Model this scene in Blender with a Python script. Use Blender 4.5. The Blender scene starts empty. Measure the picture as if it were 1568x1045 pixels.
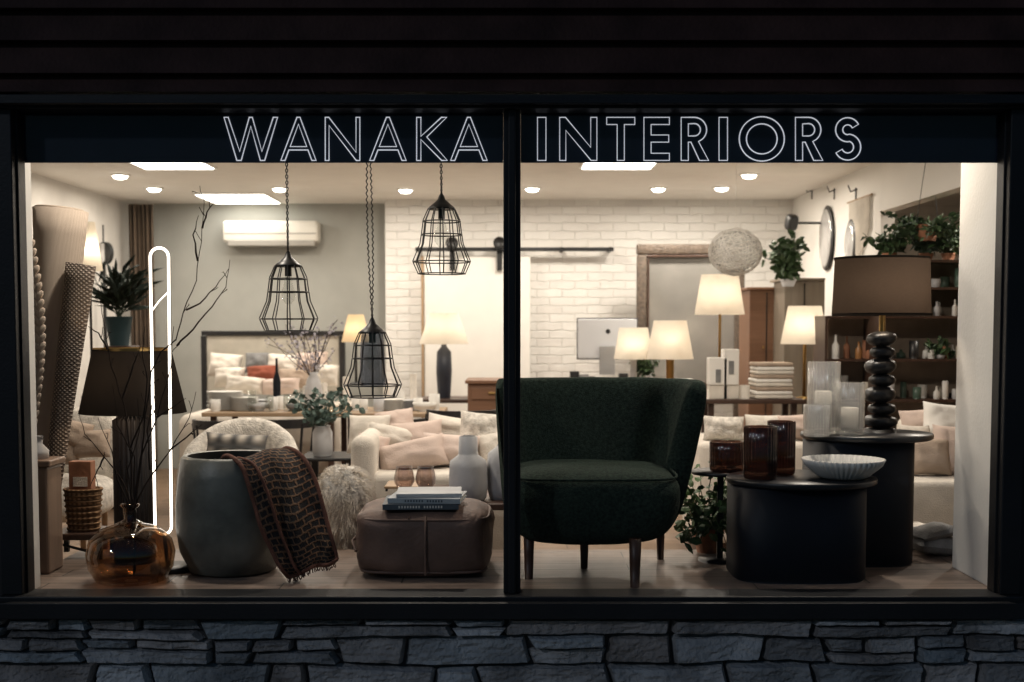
import bpy,bmesh,math,random
from math import sin,cos,tan,pi,radians,sqrt
from mathutils import Vector,Matrix,Euler,noise
R=random.Random(11)
U=R.uniform
D=4.5;F=1890.;CZ=1.6;TH=radians(3.5);CYP=500+F*tan(TH)
FZ=0.616   # display platform
SZ=0.20    # shop floor
CE=2.79    # ceiling
LM=2.2     # lamp power factor
WARM=(1,.885,.76)
def ray(px,py):
    u=(px-784)/F;v=(CYP-py)/F
    return u,cos(TH)+v*sin(TH),-sin(TH)+v*cos(TH)
def P(px,py,y):
    a,b,c=ray(px,py);t=(D+y)/b
    return Vector((a*t,y,CZ+c*t))
def onz(px,py,z):
    a,b,c=ray(px,py);t=(z-CZ)/c
    return Vector((a*t,b*t-D,z))
def S(y):return (D+y)/F
# ---------------- materials
MC={}
def M(name,col,rough=.6,var=.15,scale=6,bump=0,bscale=40,metal=0,emit=0,ecol=None,spec=.5,bdist=.01):
    if name in MC:return MC[name]
    m=bpy.data.materials.new(name);m.use_nodes=True;nt=m.node_tree;n=nt.nodes;L=nt.links
    b=n['Principled BSDF'];tc=n.new('ShaderNodeTexCoord')
    nz=n.new('ShaderNodeTexNoise');nz.inputs['Scale'].default_value=scale;nz.inputs['Detail'].default_value=5
    L.new(tc.outputs['Object'],nz.inputs['Vector'])
    mx=n.new('ShaderNodeMix');mx.data_type='RGBA'
    mx.inputs[6].default_value=(*[c*(1-var) for c in col],1);mx.inputs[7].default_value=(*[min(1,c*(1+var)) for c in col],1)
    mr=n.new('ShaderNodeMapRange');mr.inputs[1].default_value=.3;mr.inputs[2].default_value=.7
    L.new(nz.outputs['Fac'],mr.inputs[0]);L.new(mr.outputs[0],mx.inputs[0])
    L.new(mx.outputs[2],b.inputs['Base Color'])
    b.inputs['Roughness'].default_value=rough;b.inputs['Metallic'].default_value=metal
    b.inputs['Specular IOR Level'].default_value=spec
    if bump:
        n2=n.new('ShaderNodeTexNoise');n2.inputs['Scale'].default_value=bscale;n2.inputs['Detail'].default_value=4
        L.new(tc.outputs['Object'],n2.inputs['Vector'])
        bp=n.new('ShaderNodeBump');bp.inputs['Strength'].default_value=bump;bp.inputs['Distance'].default_value=bdist
        L.new(n2.outputs['Fac'],bp.inputs['Height']);L.new(bp.outputs[0],b.inputs['Normal'])
    if emit:
        b.inputs['Emission Color'].default_value=(*(ecol or col),1);b.inputs['Emission Strength'].default_value=emit
    MC[name]=m;return m
def nodesof(m):
    return m.node_tree,m.node_tree.nodes,m.node_tree.links,m.node_tree.nodes['Principled BSDF']
def weave(name,c1,c2,sx=60,sz=60,rough=.9,bump=.6,dist=.006,rot=0):
    if name in MC:return MC[name]
    m=M(name,c1,rough);nt,n,L,b=nodesof(m)
    tc=n.new('ShaderNodeTexCoord');mp=n.new('ShaderNodeMapping');mp.inputs['Rotation'].default_value=(0,rot,0);L.new(tc.outputs['Object'],mp.inputs[0])
    w1=n.new('ShaderNodeTexWave');w1.bands_direction='X';w1.inputs['Scale'].default_value=sx/6;w1.inputs['Distortion'].default_value=1.2
    w2=n.new('ShaderNodeTexWave');w2.bands_direction='Z';w2.inputs['Scale'].default_value=sz/6;w2.inputs['Distortion'].default_value=1.2
    L.new(mp.outputs[0],w1.inputs[0]);L.new(mp.outputs[0],w2.inputs[0])
    mu=n.new('ShaderNodeMath');mu.operation='MULTIPLY';L.new(w1.outputs['Fac'],mu.inputs[0]);L.new(w2.outputs['Fac'],mu.inputs[1])
    mx=n.new('ShaderNodeMix');mx.data_type='RGBA';mx.inputs[6].default_value=(*c2,1);mx.inputs[7].default_value=(*c1,1)
    L.new(mu.outputs[0],mx.inputs[0]);L.new(mx.outputs[2],b.inputs['Base Color'])
    bp=n.new('ShaderNodeBump');bp.inputs['Strength'].default_value=bump;bp.inputs['Distance'].default_value=dist
    L.new(mu.outputs[0],bp.inputs['Height']);L.new(bp.outputs[0],b.inputs['Normal']);return m
def wood(name,c1,c2,axis='X',scale=3,rough=.45):
    if name in MC:return MC[name]
    m=M(name,c1,rough);nt,n,L,b=nodesof(m)
    tc=n.new('ShaderNodeTexCoord');mp=n.new('ShaderNodeMapping')
    sc={'X':(1,12,12),'Y':(12,1,12),'Z':(12,12,1)}[axis];mp.inputs['Scale'].default_value=sc
    nz=n.new('ShaderNodeTexNoise');nz.inputs['Scale'].default_value=scale;nz.inputs['Detail'].default_value=8;nz.inputs['Distortion'].default_value=.6
    L.new(tc.outputs['Object'],mp.inputs[0]);L.new(mp.outputs[0],nz.inputs[0])
    mx=n.new('ShaderNodeMix');mx.data_type='RGBA';mx.inputs[6].default_value=(*c1,1);mx.inputs[7].default_value=(*c2,1)
    L.new(nz.outputs['Fac'],mx.inputs[0]);L.new(mx.outputs[2],b.inputs['Base Color']);return m
def planks(name,c1,c2,w=.9,h=.14,rough=.45):
    m=M(name,c1,rough);nt,n,L,b=nodesof(m)
    tc=n.new('ShaderNodeTexCoord');br=n.new('ShaderNodeTexBrick')
    br.inputs['Scale'].default_value=1;br.inputs['Brick Width'].default_value=w;br.inputs['Row Height'].default_value=h
    br.inputs['Mortar Size'].default_value=.003;br.inputs['Color1'].default_value=(*c1,1);br.inputs['Color2'].default_value=(*c2,1)
    br.inputs['Mortar'].default_value=(.01,.008,.006,1)
    L.new(tc.outputs['Object'],br.inputs['Vector'])
    mp=n.new('ShaderNodeMapping');mp.inputs['Scale'].default_value=(2,25,1);nz=n.new('ShaderNodeTexNoise');nz.inputs['Scale'].default_value=2;nz.inputs['Detail'].default_value=8
    L.new(tc.outputs['Object'],mp.inputs[0]);L.new(mp.outputs[0],nz.inputs[0])
    mx=n.new('ShaderNodeMix');mx.data_type='RGBA';mx.blend_type='MULTIPLY';mx.inputs[0].default_value=.8
    L.new(br.outputs['Color'],mx.inputs[6])
    mr=n.new('ShaderNodeMapRange');mr.inputs[1].default_value=.3;mr.inputs[2].default_value=.7;mr.inputs[3].default_value=.55;mr.inputs[4].default_value=1.3
    L.new(nz.outputs['Fac'],mr.inputs[0]);L.new(mr.outputs[0],mx.inputs[7]);L.new(mx.outputs[2],b.inputs['Base Color'])
    return m
def brickpaint(name):
    m=M(name,(.8,.78,.74),.6);nt,n,L,b=nodesof(m)
    tc=n.new('ShaderNodeTexCoord');sp=n.new('ShaderNodeSeparateXYZ');cb=n.new('ShaderNodeCombineXYZ')
    nz=n.new('ShaderNodeTexNoise');nz.inputs['Scale'].default_value=9
    L.new(tc.outputs['Object'],nz.inputs['Vector'])
    L.new(tc.outputs['Object'],sp.inputs[0]);L.new(sp.outputs[0],cb.inputs[0])
    ad=n.new('ShaderNodeMath');ad.operation='MULTIPLY_ADD';ad.inputs[1].default_value=.03;L.new(nz.outputs['Fac'],ad.inputs[0]);L.new(sp.outputs[2],ad.inputs[2])
    L.new(ad.outputs[0],cb.inputs[1])
    br=n.new('ShaderNodeTexBrick');br.inputs['Scale'].default_value=1;br.inputs['Brick Width'].default_value=.24;br.inputs['Row Height'].default_value=.078
    br.inputs['Mortar Size'].default_value=.007;br.inputs['Mortar Smooth'].default_value=1
    br.inputs['Color1'].default_value=(.78,.77,.74,1);br.inputs['Color2'].default_value=(.73,.71,.68,1);br.inputs['Mortar'].default_value=(.68,.665,.635,1)
    L.new(cb.outputs[0],br.inputs['Vector']);L.new(br.outputs['Color'],b.inputs['Base Color'])
    iv=n.new('ShaderNodeMath');iv.operation='SUBTRACT';iv.inputs[0].default_value=1;L.new(br.outputs['Fac'],iv.inputs[1])
    a2=n.new('ShaderNodeMath');a2.operation='MULTIPLY_ADD';a2.inputs[1].default_value=1.8;L.new(nz.outputs['Fac'],a2.inputs[0]);L.new(iv.outputs[0],a2.inputs[2])
    bp=n.new('ShaderNodeBump');bp.inputs['Strength'].default_value=.55;bp.inputs['Distance'].default_value=.013
    L.new(a2.outputs[0],bp.inputs['Height']);L.new(bp.outputs[0],b.inputs['Normal']);return m
def glass(name,col,gl=.9,rough=.02,f0=.04,frost=0,fcol=(.9,.9,.9),pw=4):
    m=bpy.data.materials.new(name);m.use_nodes=True;nt=m.node_tree;n=nt.nodes;L=nt.links
    n.remove(n['Principled BSDF']);o=n['Material Output']
    t=n.new('ShaderNodeBsdfTransparent');t.inputs[0].default_value=(*col,1)
    g=n.new('ShaderNodeBsdfGlossy');g.inputs['Roughness'].default_value=rough;g.inputs[0].default_value=(gl,gl,gl,1)
    f=n.new('ShaderNodeLayerWeight');f.inputs[0].default_value=.5
    p=n.new('ShaderNodeMath');p.operation='POWER';p.inputs[1].default_value=pw;L.new(f.outputs['Facing'],p.inputs[0])
    q=n.new('ShaderNodeMath');q.operation='MULTIPLY_ADD';q.inputs[1].default_value=.8;q.inputs[2].default_value=f0;L.new(p.outputs[0],q.inputs[0])
    mx=n.new('ShaderNodeMixShader');src=t
    if frost:
        d=n.new('ShaderNodeBsdfTranslucent');d.inputs[0].default_value=(*fcol,1);d2=n.new('ShaderNodeBsdfDiffuse');d2.inputs[0].default_value=(*fcol,1)
        ma=n.new('ShaderNodeMixShader');ma.inputs[0].default_value=.4;L.new(d.outputs[0],ma.inputs[1]);L.new(d2.outputs[0],ma.inputs[2])
        mb=n.new('ShaderNodeMixShader');mb.inputs[0].default_value=frost;L.new(t.outputs[0],mb.inputs[1]);L.new(ma.outputs[0],mb.inputs[2]);src=mb
    L.new(q.outputs[0],mx.inputs[0]);L.new(src.outputs[0],mx.inputs[1]);L.new(g.outputs[0],mx.inputs[2]);L.new(mx.outputs[0],o.inputs[0]);return m
def shade(name,col,tr=.5):
    m=bpy.data.materials.new(name);m.use_nodes=True;nt=m.node_tree;n=nt.nodes;L=nt.links
    n.remove(n['Principled BSDF']);o=n['Material Output']
    tc=n.new('ShaderNodeTexCoord');w=n.new('ShaderNodeTexNoise');w.inputs['Scale'].default_value=90
    mp=n.new('ShaderNodeMapping');mp.inputs['Scale'].default_value=(1,1,4);L.new(tc.outputs['Object'],mp.inputs[0]);L.new(mp.outputs[0],w.inputs['Vector'])
    mc=n.new('ShaderNodeMix');mc.data_type='RGBA';mc.inputs[6].default_value=(*[c*.75 for c in col],1);mc.inputs[7].default_value=(*col,1);L.new(w.outputs['Fac'],mc.inputs[0])
    d=n.new('ShaderNodeBsdfDiffuse');t=n.new('ShaderNodeBsdfTranslucent');mx=n.new('ShaderNodeMixShader');mx.inputs[0].default_value=tr
    L.new(mc.outputs[2],d.inputs[0]);L.new(mc.outputs[2],t.inputs[0]);L.new(d.outputs[0],mx.inputs[1]);L.new(t.outputs[0],mx.inputs[2]);L.new(mx.outputs[0],o.inputs[0]);return m
# ---------------- grouping
STK=[]
class grp:
    def __init__(s,name):s.name=name
    def __enter__(s):s.p=[];STK.append(s);return s
    def __exit__(s,*a):
        STK.pop()
        if not s.p:return
        bpy.context.view_layer.update()
        pts=[]
        for o in s.p:
            if o.type in('MESH','CURVE'):pts+=[o.matrix_world@Vector(c) for c in o.bound_box]
            else:pts.append(o.location.copy())
        c=Vector(((min(p.x for p in pts)+max(p.x for p in pts))/2,(min(p.y for p in pts)+max(p.y for p in pts))/2,min(p.z for p in pts)))
        e=bpy.data.objects.new(s.name,None);e.empty_display_size=.1;e.location=c
        bpy.context.scene.collection.objects.link(e)
        for o in s.p:
            o.parent=e;o.matrix_parent_inverse=Matrix.Translation(-c)
def add(o):
    bpy.context.scene.collection.objects.link(o)
    if STK:STK[-1].p.append(o)
    return o
def mesh(name,vs,fs,mat,smooth=True,uv=None):
    me=bpy.data.meshes.new(name);me.from_pydata([tuple(v) for v in vs],[],fs);me.materials.append(mat)
    if smooth:me.polygons.foreach_set('use_smooth',[True]*len(me.polygons))
    if uv:
        ul=me.uv_layers.new()
        for lp in me.loops:ul.data[lp.index].uv=uv[lp.vertex_index]
    me.update();return add(bpy.data.objects.new(name,me))
def box(name,x0,x1,y0,y1,z0,z1,mat,bev=0,seg=2,rot=None):
    c=Vector(((x0+x1)/2,(y0+y1)/2,(z0+z1)/2));h=Vector((abs(x1-x0)/2,abs(y1-y0)/2,abs(z1-z0)/2))
    vs=[Vector((a*h.x,b*h.y,d*h.z)) for a in(-1,1) for b in(-1,1) for d in(-1,1)]
    fs=[(0,1,3,2),(4,6,7,5),(0,4,5,1),(2,3,7,6),(0,2,6,4),(1,5,7,3)]
    o=mesh(name,vs,fs,mat,False);o.location=c
    if rot:o.rotation_euler=rot
    if bev:
        m=o.modifiers.new('b','BEVEL');m.width=bev;m.segments=seg;m.limit_method='NONE'
        if seg>2:o.data.polygons.foreach_set('use_smooth',[True]*6)
    return o
def pbox(name,x0,y0,x1,y1,y,dep,mat,bev=0,seg=2,base=None,rot=None):
    ym=(y0+y1)/2
    a=P(x0,ym,y);b=P(x1,ym,y)
    return box(name,a.x,b.x,y,y+dep,base if base is not None else P(x0,y1,y).z,P(x0,y0,y).z,mat,bev,seg,rot)
def lathe(name,cx,cy,prof,mat,seg=36,fl=0,nf=0,sy=1,smooth=True):
    vs=[];fs=[];n=len(prof)
    for r,z in prof:
        for k in range(seg):
            a=2*pi*k/seg;rr=r*(1+fl*cos(nf*a)) if fl else r
            vs.append((cx+rr*cos(a),cy+rr*sin(a)*sy,z))
    for i in range(n-1):
        for k in range(seg):
            k2=(k+1)%seg;fs.append((i*seg+k,i*seg+k2,(i+1)*seg+k2,(i+1)*seg+k))
    if prof[0][0]>1e-4 and prof[0][0]<.5 and n>2 and CAP[0]:fs.append(tuple(range(seg)))
    if CAP[0]:fs.append(tuple((n-1)*seg+k for k in range(seg)))
    return mesh(name,vs,fs,mat,smooth)
CAP=[True]
def plathe(name,px,y,prof,mat,base=None,cap=True,**k):
    s=S(y);pr=[(max(w*s,.0005),P(px,py,y).z) for w,py in prof]
    if base is not None:
        pr[-1]=(pr[-1][0],base)
    CAP[0]=cap;c=P(px,(prof[0][1]+prof[-1][1])/2,y)
    o=lathe(name,c.x,y,pr,mat,**k);CAP[0]=True;return o
def tubes(name,lines,r,mat,cyc=False,res=2,smooth=False,taper=False):
    cu=bpy.data.curves.new(name,'CURVE');cu.dimensions='3D';cu.bevel_depth=r;cu.bevel_resolution=res;cu.use_fill_caps=True
    for pts in lines:
        sp=cu.splines.new('POLY');sp.points.add(len(pts)-1)
        for i,p in enumerate(pts):
            sp.points[i].co=(*p,1)
            if taper:sp.points[i].radius=max(.25,1-.8*i/(len(pts)-1))
        sp.use_cyclic_u=cyc
    cu.materials.append(mat);return add(bpy.data.objects.new(name,cu))
def cone(name,p0,p1,r0,r1,mat,seg=20,rings=8,wob=0):
    p0=Vector(p0);p1=Vector(p1);d=(p1-p0).normalized();a=d.orthogonal().normalized();b=d.cross(a)
    vs=[];fs=[]
    for i in range(rings+1):
        t=i/rings;r=r0+(r1-r0)*t
        for k in range(seg):
            an=2*pi*k/seg;rr=r*(1+wob*noise.noise(Vector((cos(an)*2,sin(an)*2,t*4))))
            vs.append(p0+(p1-p0)*t+a*cos(an)*rr+b*sin(an)*rr)
    for i in range(rings):
        for k in range(seg):
            k2=(k+1)%seg;fs.append((i*seg+k,i*seg+k2,(i+1)*seg+k2,(i+1)*seg+k))
    fs.append(tuple(range(seg)));fs.append(tuple(rings*seg+k for k in range(seg)))
    return mesh(name,vs,fs,mat)
def pillow(name,c,w,h,t,rot,mat,n=16,e=3.0,seed=None):
    vs=[];fs=[];sd=U(0,50) if seed is None else seed
    for s in(1,-1):
        for i in range(n+1):
            for j in range(n+1):
                u=-1+2*i/n;v=-1+2*j/n
                th=max(0,(1-abs(u)**e))**.55*max(0,(1-abs(v)**e))**.55
                pin=1-.07*(1-abs(v)**2)*abs(u)**3;pin2=1-.07*(1-abs(u)**2)*abs(v)**3
                nz=noise.noise(Vector((u*1.6+sd,v*1.6,s)))*.22*th+.1*th*noise.noise(Vector((u*5+sd,v*5,s)))
                vs.append((u*w/2*pin,s*t/2*(th+nz),v*h/2*pin2))
    N=(n+1)**2
    for s in(0,1):
        for i in range(n):
            for j in range(n):
                q=[s*N+i*(n+1)+j,s*N+(i+1)*(n+1)+j,s*N+(i+1)*(n+1)+j+1,s*N+i*(n+1)+j+1]
                fs.append(tuple(q if s==0 else q[::-1]))
    o=mesh(name,vs,fs,mat);o.location=c;o.rotation_euler=rot;return o
def ppillow(name,px,py,w,h,y,mat,tilt=-15,roll=0,yaw=0,t=.16):
    s=S(y);return pillow(name,P(px,py,y),w*s,h*s,t,Euler((radians(tilt),radians(roll),radians(yaw))),mat)
def blob(name,c,rx,ry,rz,mat,e=.7,n=20,nz=0,rot=None,taperb=0):
    vs=[];fs=[]
    sg=lambda x,p:math.copysign(abs(x)**p,x)
    for i in range(n+1):
        ph=-pi/2+pi*i/n
        for k in range(2*n):
            a=2*pi*k/(2*n);x=sg(cos(ph),e)*sg(cos(a),e);y=sg(cos(ph),e)*sg(sin(a),e);z=sg(sin(ph),e)
            q=1+nz*noise.noise(Vector((x*2,y*2,z*2+c[0])))
            tb=1-taperb*max(0,-z)
            vs.append((x*rx*q*tb,y*ry*q*tb,z*rz*q))
    m=2*n
    for i in range(n):
        for k in range(m):
            fs.append((i*m+k,i*m+(k+1)%m,(i+1)*m+(k+1)%m,(i+1)*m+k))
    o=mesh(name,vs,fs,mat);o.location=c
    if rot:o.rotation_euler=rot
    return o
def leaves(name,pts,size,mat,asp=.45,droop=.3,upb=-.6):
    vs=[];fs=[]
    for p in pts:
        p=Vector(p);s=size*U(.6,1.3);d=Vector((U(-1,1),U(-1,1),U(upb,1))).normalized();w=d.orthogonal().normalized()
        w=Matrix.Rotation(U(0,6.28),3,d)@w;nn=d.cross(w);b=len(vs)
        vs+= [p,p+d*s*.35+w*s*asp*.5+nn*s*.06,p+d*s*.75+w*s*asp*.4-Vector((0,0,droop*s*.2)),p+d*s-Vector((0,0,droop*s*.4)),p+d*s*.75-w*s*asp*.4-Vector((0,0,droop*s*.2)),p+d*s*.35-w*s*asp*.5+nn*s*.06,p+d*s*.5-nn*s*.04]
        fs+=[(b,b+1,b+6),(b+1,b+2,b+6),(b+2,b+3,b+6),(b+3,b+4,b+6),(b+4,b+5,b+6),(b+5,b,b+6)]
    return mesh(name,vs,fs,mat,False)
def branch(p,d,l,n=7,w=.12,grav=0):
    p=Vector(p);d=Vector(d).normalized();o=[p.copy()]
    for i in range(n):
        d=(d+Vector((U(-w,w),U(-w,w),U(-w,w)-grav))).normalized();p=p+d*l/n;o.append(p.copy())
    return o
def bushy(base,n,l,spread,up=1,per=10,w=.25,grav=0):
    ls=[];pt=[]
    for i in range(n):
        b=branch(base,(U(-spread,spread),U(-spread,spread),up),l*U(.6,1.1),7,w,grav);ls.append(b)
        for k in range(per):
            q=b[R.randint(2,7)];pt.append(q+Vector((U(-1,1),U(-1,1),U(-1,1)))*l*.07)
    return ls,pt
def plight(name,loc,e,col=(1,.84,.66),r=.03):
    l=bpy.data.lights.new(name,'POINT');l.energy=e;l.color=col;l.shadow_soft_size=r
    o=bpy.data.objects.new(name,l);o.location=loc;return add(o)
def alight(name,loc,e,size,col=WARM,sy=None,rot=(0,0,0)):
    l=bpy.data.lights.new(name,'AREA');l.energy=e;l.color=col;l.size=size
    if sy:l.shape='RECTANGLE';l.size_y=sy
    else:l.shape='DISK'
    o=bpy.data.objects.new(name,l);o.location=loc;o.rotation_euler=rot;return add(o)
# palette
black=M('black_metal',(.012,.012,.013),.4,.2)
frameM=M('frame_black',(.009,.010,.012),.5,.3,3,.1,120,spec=.35)
white=M('white_paint',(.78,.76,.72),.7,.04,2,.1,60)
ceilM=M('ceiling_paint',(.8,.77,.72),.8,.03)
greyw=M('grey_green_wall',(.40,.40,.37),.8,.05)
cream=M('cream_fabric',(.7,.65,.58),.95,.12,9,.5,160)
creamk=M('boucle',(.66,.62,.56),.95,.3,30,.9,120)
pink=M('blush_fabric',(.62,.5,.44),.95,.1,9,.4,160)
beige=M('beige_fabric',(.42,.33,.26),.95,.15,9,.5,160)
grey=M('grey_fabric',(.2,.2,.2),.95,.25,12,.5,160)
rust=M('rust_fabric',(.25,.07,.04),.95,.2)
dgreen=M('green_boucle',(.026,.042,.032),1,.5,90,1,260,spec=.2)
leather=M('brown_leather',(.15,.09,.068),.6,.3,7,.5,60,bdist=.006)
darkw=wood('dark_wood',(.03,.015,.01),(.08,.04,.025),'Z')
midw=wood('mid_wood',(.16,.08,.045),(.28,.15,.09),'X')
oak=wood('oak_wood',(.3,.2,.12),(.45,.32,.2),'X')
cer=M('white_ceramic',(.5,.5,.51),.5,.08,5,.15,50)
potM=M('dark_stoneware',(.135,.135,.115),.42,.6,5,.3,25)
navy=M('navy_black',(.004,.006,.011),.55,.2,spec=.25)
leafM=M('leaf_green',(.04,.08,.03),.5,.4,20)
leafD=M('leaf_dark',(.018,.04,.02),.5,.4,20)
eucM=M('eucalyptus_leaf',(.09,.14,.12),.6,.3,20)
twigM=M('twig_bark',(.03,.02,.015),.9,.3,spec=.1)
shadeW=shade('shade_linen',(.9,.84,.74),.4)
shadeD=shade('shade_brown',(.075,.055,.043),.4)
shadeK=shade('shade_black',(.03,.025,.022),.2)
brass=M('brass',(.5,.33,.13),.3,.1,metal=1)
clear=glass('clear_glass',(.93,.94,.93),.9,.03,.05)
frost=glass('ribbed_clear_glass',(.93,.93,.92),.9,.08,.07,.14,pw=2.5)
amber=glass('amber_glass',(.74,.6,.46),.9,.02,.06,pw=3)
brownG=glass('brown_glass',(.38,.26,.21),.7,.06,.05,.16,(.11,.065,.05))
paper=M('book_paper',(.7,.68,.62),.8,.05);bookB=M('book_cover',(.4,.44,.47),.5,.1);bookD=M('book_dark',(.08,.10,.12),.5,.2)
terra=M('terracotta',(.3,.13,.07),.8,.2,10,.3,40)
wick=weave('wicker',(.45,.27,.14),(.15,.08,.035),90,90)
bulbM=M('downlight_lens',(1,.95,.88),.5,0,emit=14,ecol=(1,.93,.82))
panM=M('light_panel_diffuser',(1,.97,.92),.5,0,emit=7,ecol=(1,.95,.87))
jetM=M('glowing_bulb',(1,.9,.75),.5,0,emit=6,ecol=(1,.85,.62))
# ================= SETTING
w=bpy.data.worlds.new('World');bpy.context.scene.world=w;w.use_nodes=True
nt=w.node_tree;bg=nt.nodes['Background'];sk=nt.nodes.new('ShaderNodeTexSky');sk.sky_type='NISHITA';sk.sun_disc=False
sk.sun_elevation=radians(2);sk.sun_rotation=radians(0);sk.ozone_density=3
nt.links.new(sk.outputs[0],bg.inputs[0]);bg.inputs[1].default_value=.09
sl=bpy.data.lights.new('facade_fill_sun','SUN');sl.energy=.3;sl.color=(.82,.88,1);sl.angle=radians(3);so=bpy.data.objects.new('facade_fill_sun',sl);so.rotation_euler=(radians(62),0,radians(-40));add(so)  # added weak sun lamp, brightens the stone front and gives it relief
asph=M('asphalt',(.05,.05,.052),.9,.25,30,.5,200)
conc=M('concrete_paving',(.2,.2,.2),.9,.2,4,.4,60)
box('ground',-400,400,-400,400,-.3,-.12,asph)
box('pavement',-60,60,-3.2,-.1,-.119,0,conc,.01)
box('road',-400,400,-12,-3.204,-.1195,-.115,asph)
xl=P(36,500,0).x;xr=P(1529,500,0).x
zt=P(784,151,0).z;zb=P(784,934,0).z
slate_m=M('slate_mortar',(.04,.04,.042),.95,.2)
def stonemat():
    m=M('slate_stone',(.27,.28,.29),.75,.5,4,1,60,bdist=.012)
    nt,n,L,b=nodesof(m)
    oi=n.new('ShaderNodeVertexColor');oi.layer_name='col'
    src=b.inputs['Base Color'].links[0].from_socket
    mx=n.new('ShaderNodeMix');mx.data_type='RGBA';mx.blend_type='MULTIPLY';mx.inputs[0].default_value=1
    L.new(src,mx.inputs[6]);L.new(oi.outputs[0],mx.inputs[7]);L.new(mx.outputs[2],b.inputs['Base Color']);return m
SM=stonemat()
R.seed(5)
with grp('shop_building'):
    vs=[];fs=[];cols=[]
    x0,x1=-3.6,3.6;zs=[zb-.012];
    for h in(.07,.098,.092,.1,.105,.09,.12):zs.append(zs[-1]-h)
    zs[-1]=-.01
    def bz(k,x):return zs[k]+ (0 if k==0 else .024*noise.noise(Vector((x*1.7,k*7.3,0)))+.004*noise.noise(Vector((x*9,k*3.3,5))))
    def stone(xa,xb,kb,kt,fa,fb,sl0,sl1):
        g=.0018;dep=U(0,.024);nx=max(6,int((xb-xa)/.014));nz=9;base=len(vs);sd=U(0,99);c=U(.55,1.35);warm=U(-.07,.12)
        tx=U(-.1,.1);tz=U(-.25,.1)
        for i in range(nx+1):
            for j in range(nz+1):
                u=i/nx;v=j/nz
                xx=xa+g+(xb-xa-2*g)*u+ (sl0*(1-u)+sl1*u)*(v-.5)
                zbm=bz(kb,xx);ztp=bz(kt,xx);A=zbm+(ztp-zbm)*fa;B=zbm+(ztp-zbm)*fb
                zz=A+g+(B-A-2*g)*v
                ed=min(u*(xb-xa),(1-u)*(xb-xa),v*(B-A),(1-v)*(B-A));rd=min(1,ed/.006)
                st=math.floor((noise.noise(Vector((xx*5+sd,zz*20,sd)))+1)*3)/3*.009
                pr=.016+dep+rd*.006+st*rd+.014*noise.noise(Vector((xx*7+sd,zz*16,sd)))*rd+.009*noise.noise(Vector((xx*30,zz*80,sd)))*rd+tx*(u-.5)*.1+tz*(v-.5)*.07
                if ed<=1e-6:pr=-.01
                vs.append((xx+.003*noise.noise(Vector((xx*20,zz*30,1)))*rd,-.06-pr,zz));cols.append((c+warm,c,c-warm*.6,1))
        for i in range(nx):
            for j in range(nz):
                a=base+i*(nz+1)+j;fs.append((a,a+nz+1,a+nz+2,a+1))
    for k in range(len(zs)-1):
        x=x0+U(0,.2);sp=0
        while x<x1:
            wd=U(.12,.62);ns=U(-.035,.035)
            if U(0,1)<.34:
                f=U(.35,.65);stone(x,x+wd,k+1,k,0,f,sp,ns)
                q=U(.35,.65)*wd if wd>.3 else wd
                stone(x,x+q,k+1,k,f,1,sp,0)
                if q<wd:stone(x+q,x+wd,k+1,k,f,1,0,ns)
            else:stone(x,x+wd,k+1,k,0,1,sp,ns)
            x+=wd;sp=ns
    o=mesh('stone_base',vs,fs,SM,False)
    ca=o.data.color_attributes.new('col','FLOAT_COLOR','POINT')
    for i,c in enumerate(cols):ca.data[i].color=c
    box('stone_backing',-3.6,3.6,-.06,.12,-.05,zb-.01,slate_m)
    dr=M('dark_render',(.02,.018,.018),.8,.2)
    box('front_wall_left',-5,xl-.07,-.02,.2,-.05,5,dr)
    box('front_wall_right',xr+.07,5,-.02,.2,-.05,5,dr)
    clad=M('brown_weatherboard',(.04,.02,.017),.75,.35,5,.4,60,spec=.2)
    box('upper_wall',xl-.07,xr+.07,.0,.2,zt+.02,5,dr)
    edges=[P(784,q,-.04).z for q in(151,115,65,16)]
    edges=[zt+.01]+edges[1:]
    while edges[-1]<4.6:edges.append(edges[-1]+.125)
    for i in range(len(edges)-1):
        a,b=edges[i],edges[i+1]
        vv=[(-5,-.075,a),(5,-.075,a),(5,-.04,b-.001),(-5,-.04,b-.001),(-5,-.02,a),(5,-.02,a),(5,-.02,b-.001),(-5,-.02,b-.001)]
        mesh('weatherboard',vv,[(0,1,2,3),(4,5,1,0),(3,2,6,7),(4,0,3,7),(1,5,6,2)],clad,False)
    box('roof',-5,5,-.15,9.2,4.6,4.75,dr)
    box('shop_ceiling',-3.9,4.6,.2,8.2,CE,CE+.1,ceilM)
    XL=-3.72;XR=2.64
    box('shop_wall_left',XL-.1,XL,.2,8.2,SZ,CE,M('wall_offwhite',(.66,.63,.59),.8,.05))
    box('shop_wall_back',XL,P(592,400,7.2).x,7.6,7.7,SZ,CE,greyw)
    box('brick_wall',P(590,400,7.2).x,XR+1.9,7.2,7.5,SZ,CE,brickpaint('painted_brick'))
    zo=2.42
    box('shop_wall_right_a',XR,XR+.1,4.4,7.2,SZ,CE,white)
    box('shop_wall_right_lintel',XR,XR+.1,.2,4.398,zo,CE,white)
    box('annex_wall',XR+1.8,XR+1.9,.2,7.2,SZ,CE,M('annex_paint',(.5,.4,.3),.8,.1))
    box('shop_floor',-3.9,4.6,.2,8.2,SZ-.1,SZ,planks('shop_planks',(.2,.13,.08),(.26,.17,.11)))
    box('display_platform',-1.9,1.95,.0,.9,SZ+.001,FZ,planks('platform_planks',(.17,.125,.10),(.24,.18,.145),.9,.13))
    box('reveal_panel_right',1.8,1.86,.045,.5,FZ,CE,white,.004)
    box('reveal_panel_left',xl-.06,xl-.005,.045,.12,FZ,CE,white,.004)
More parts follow.
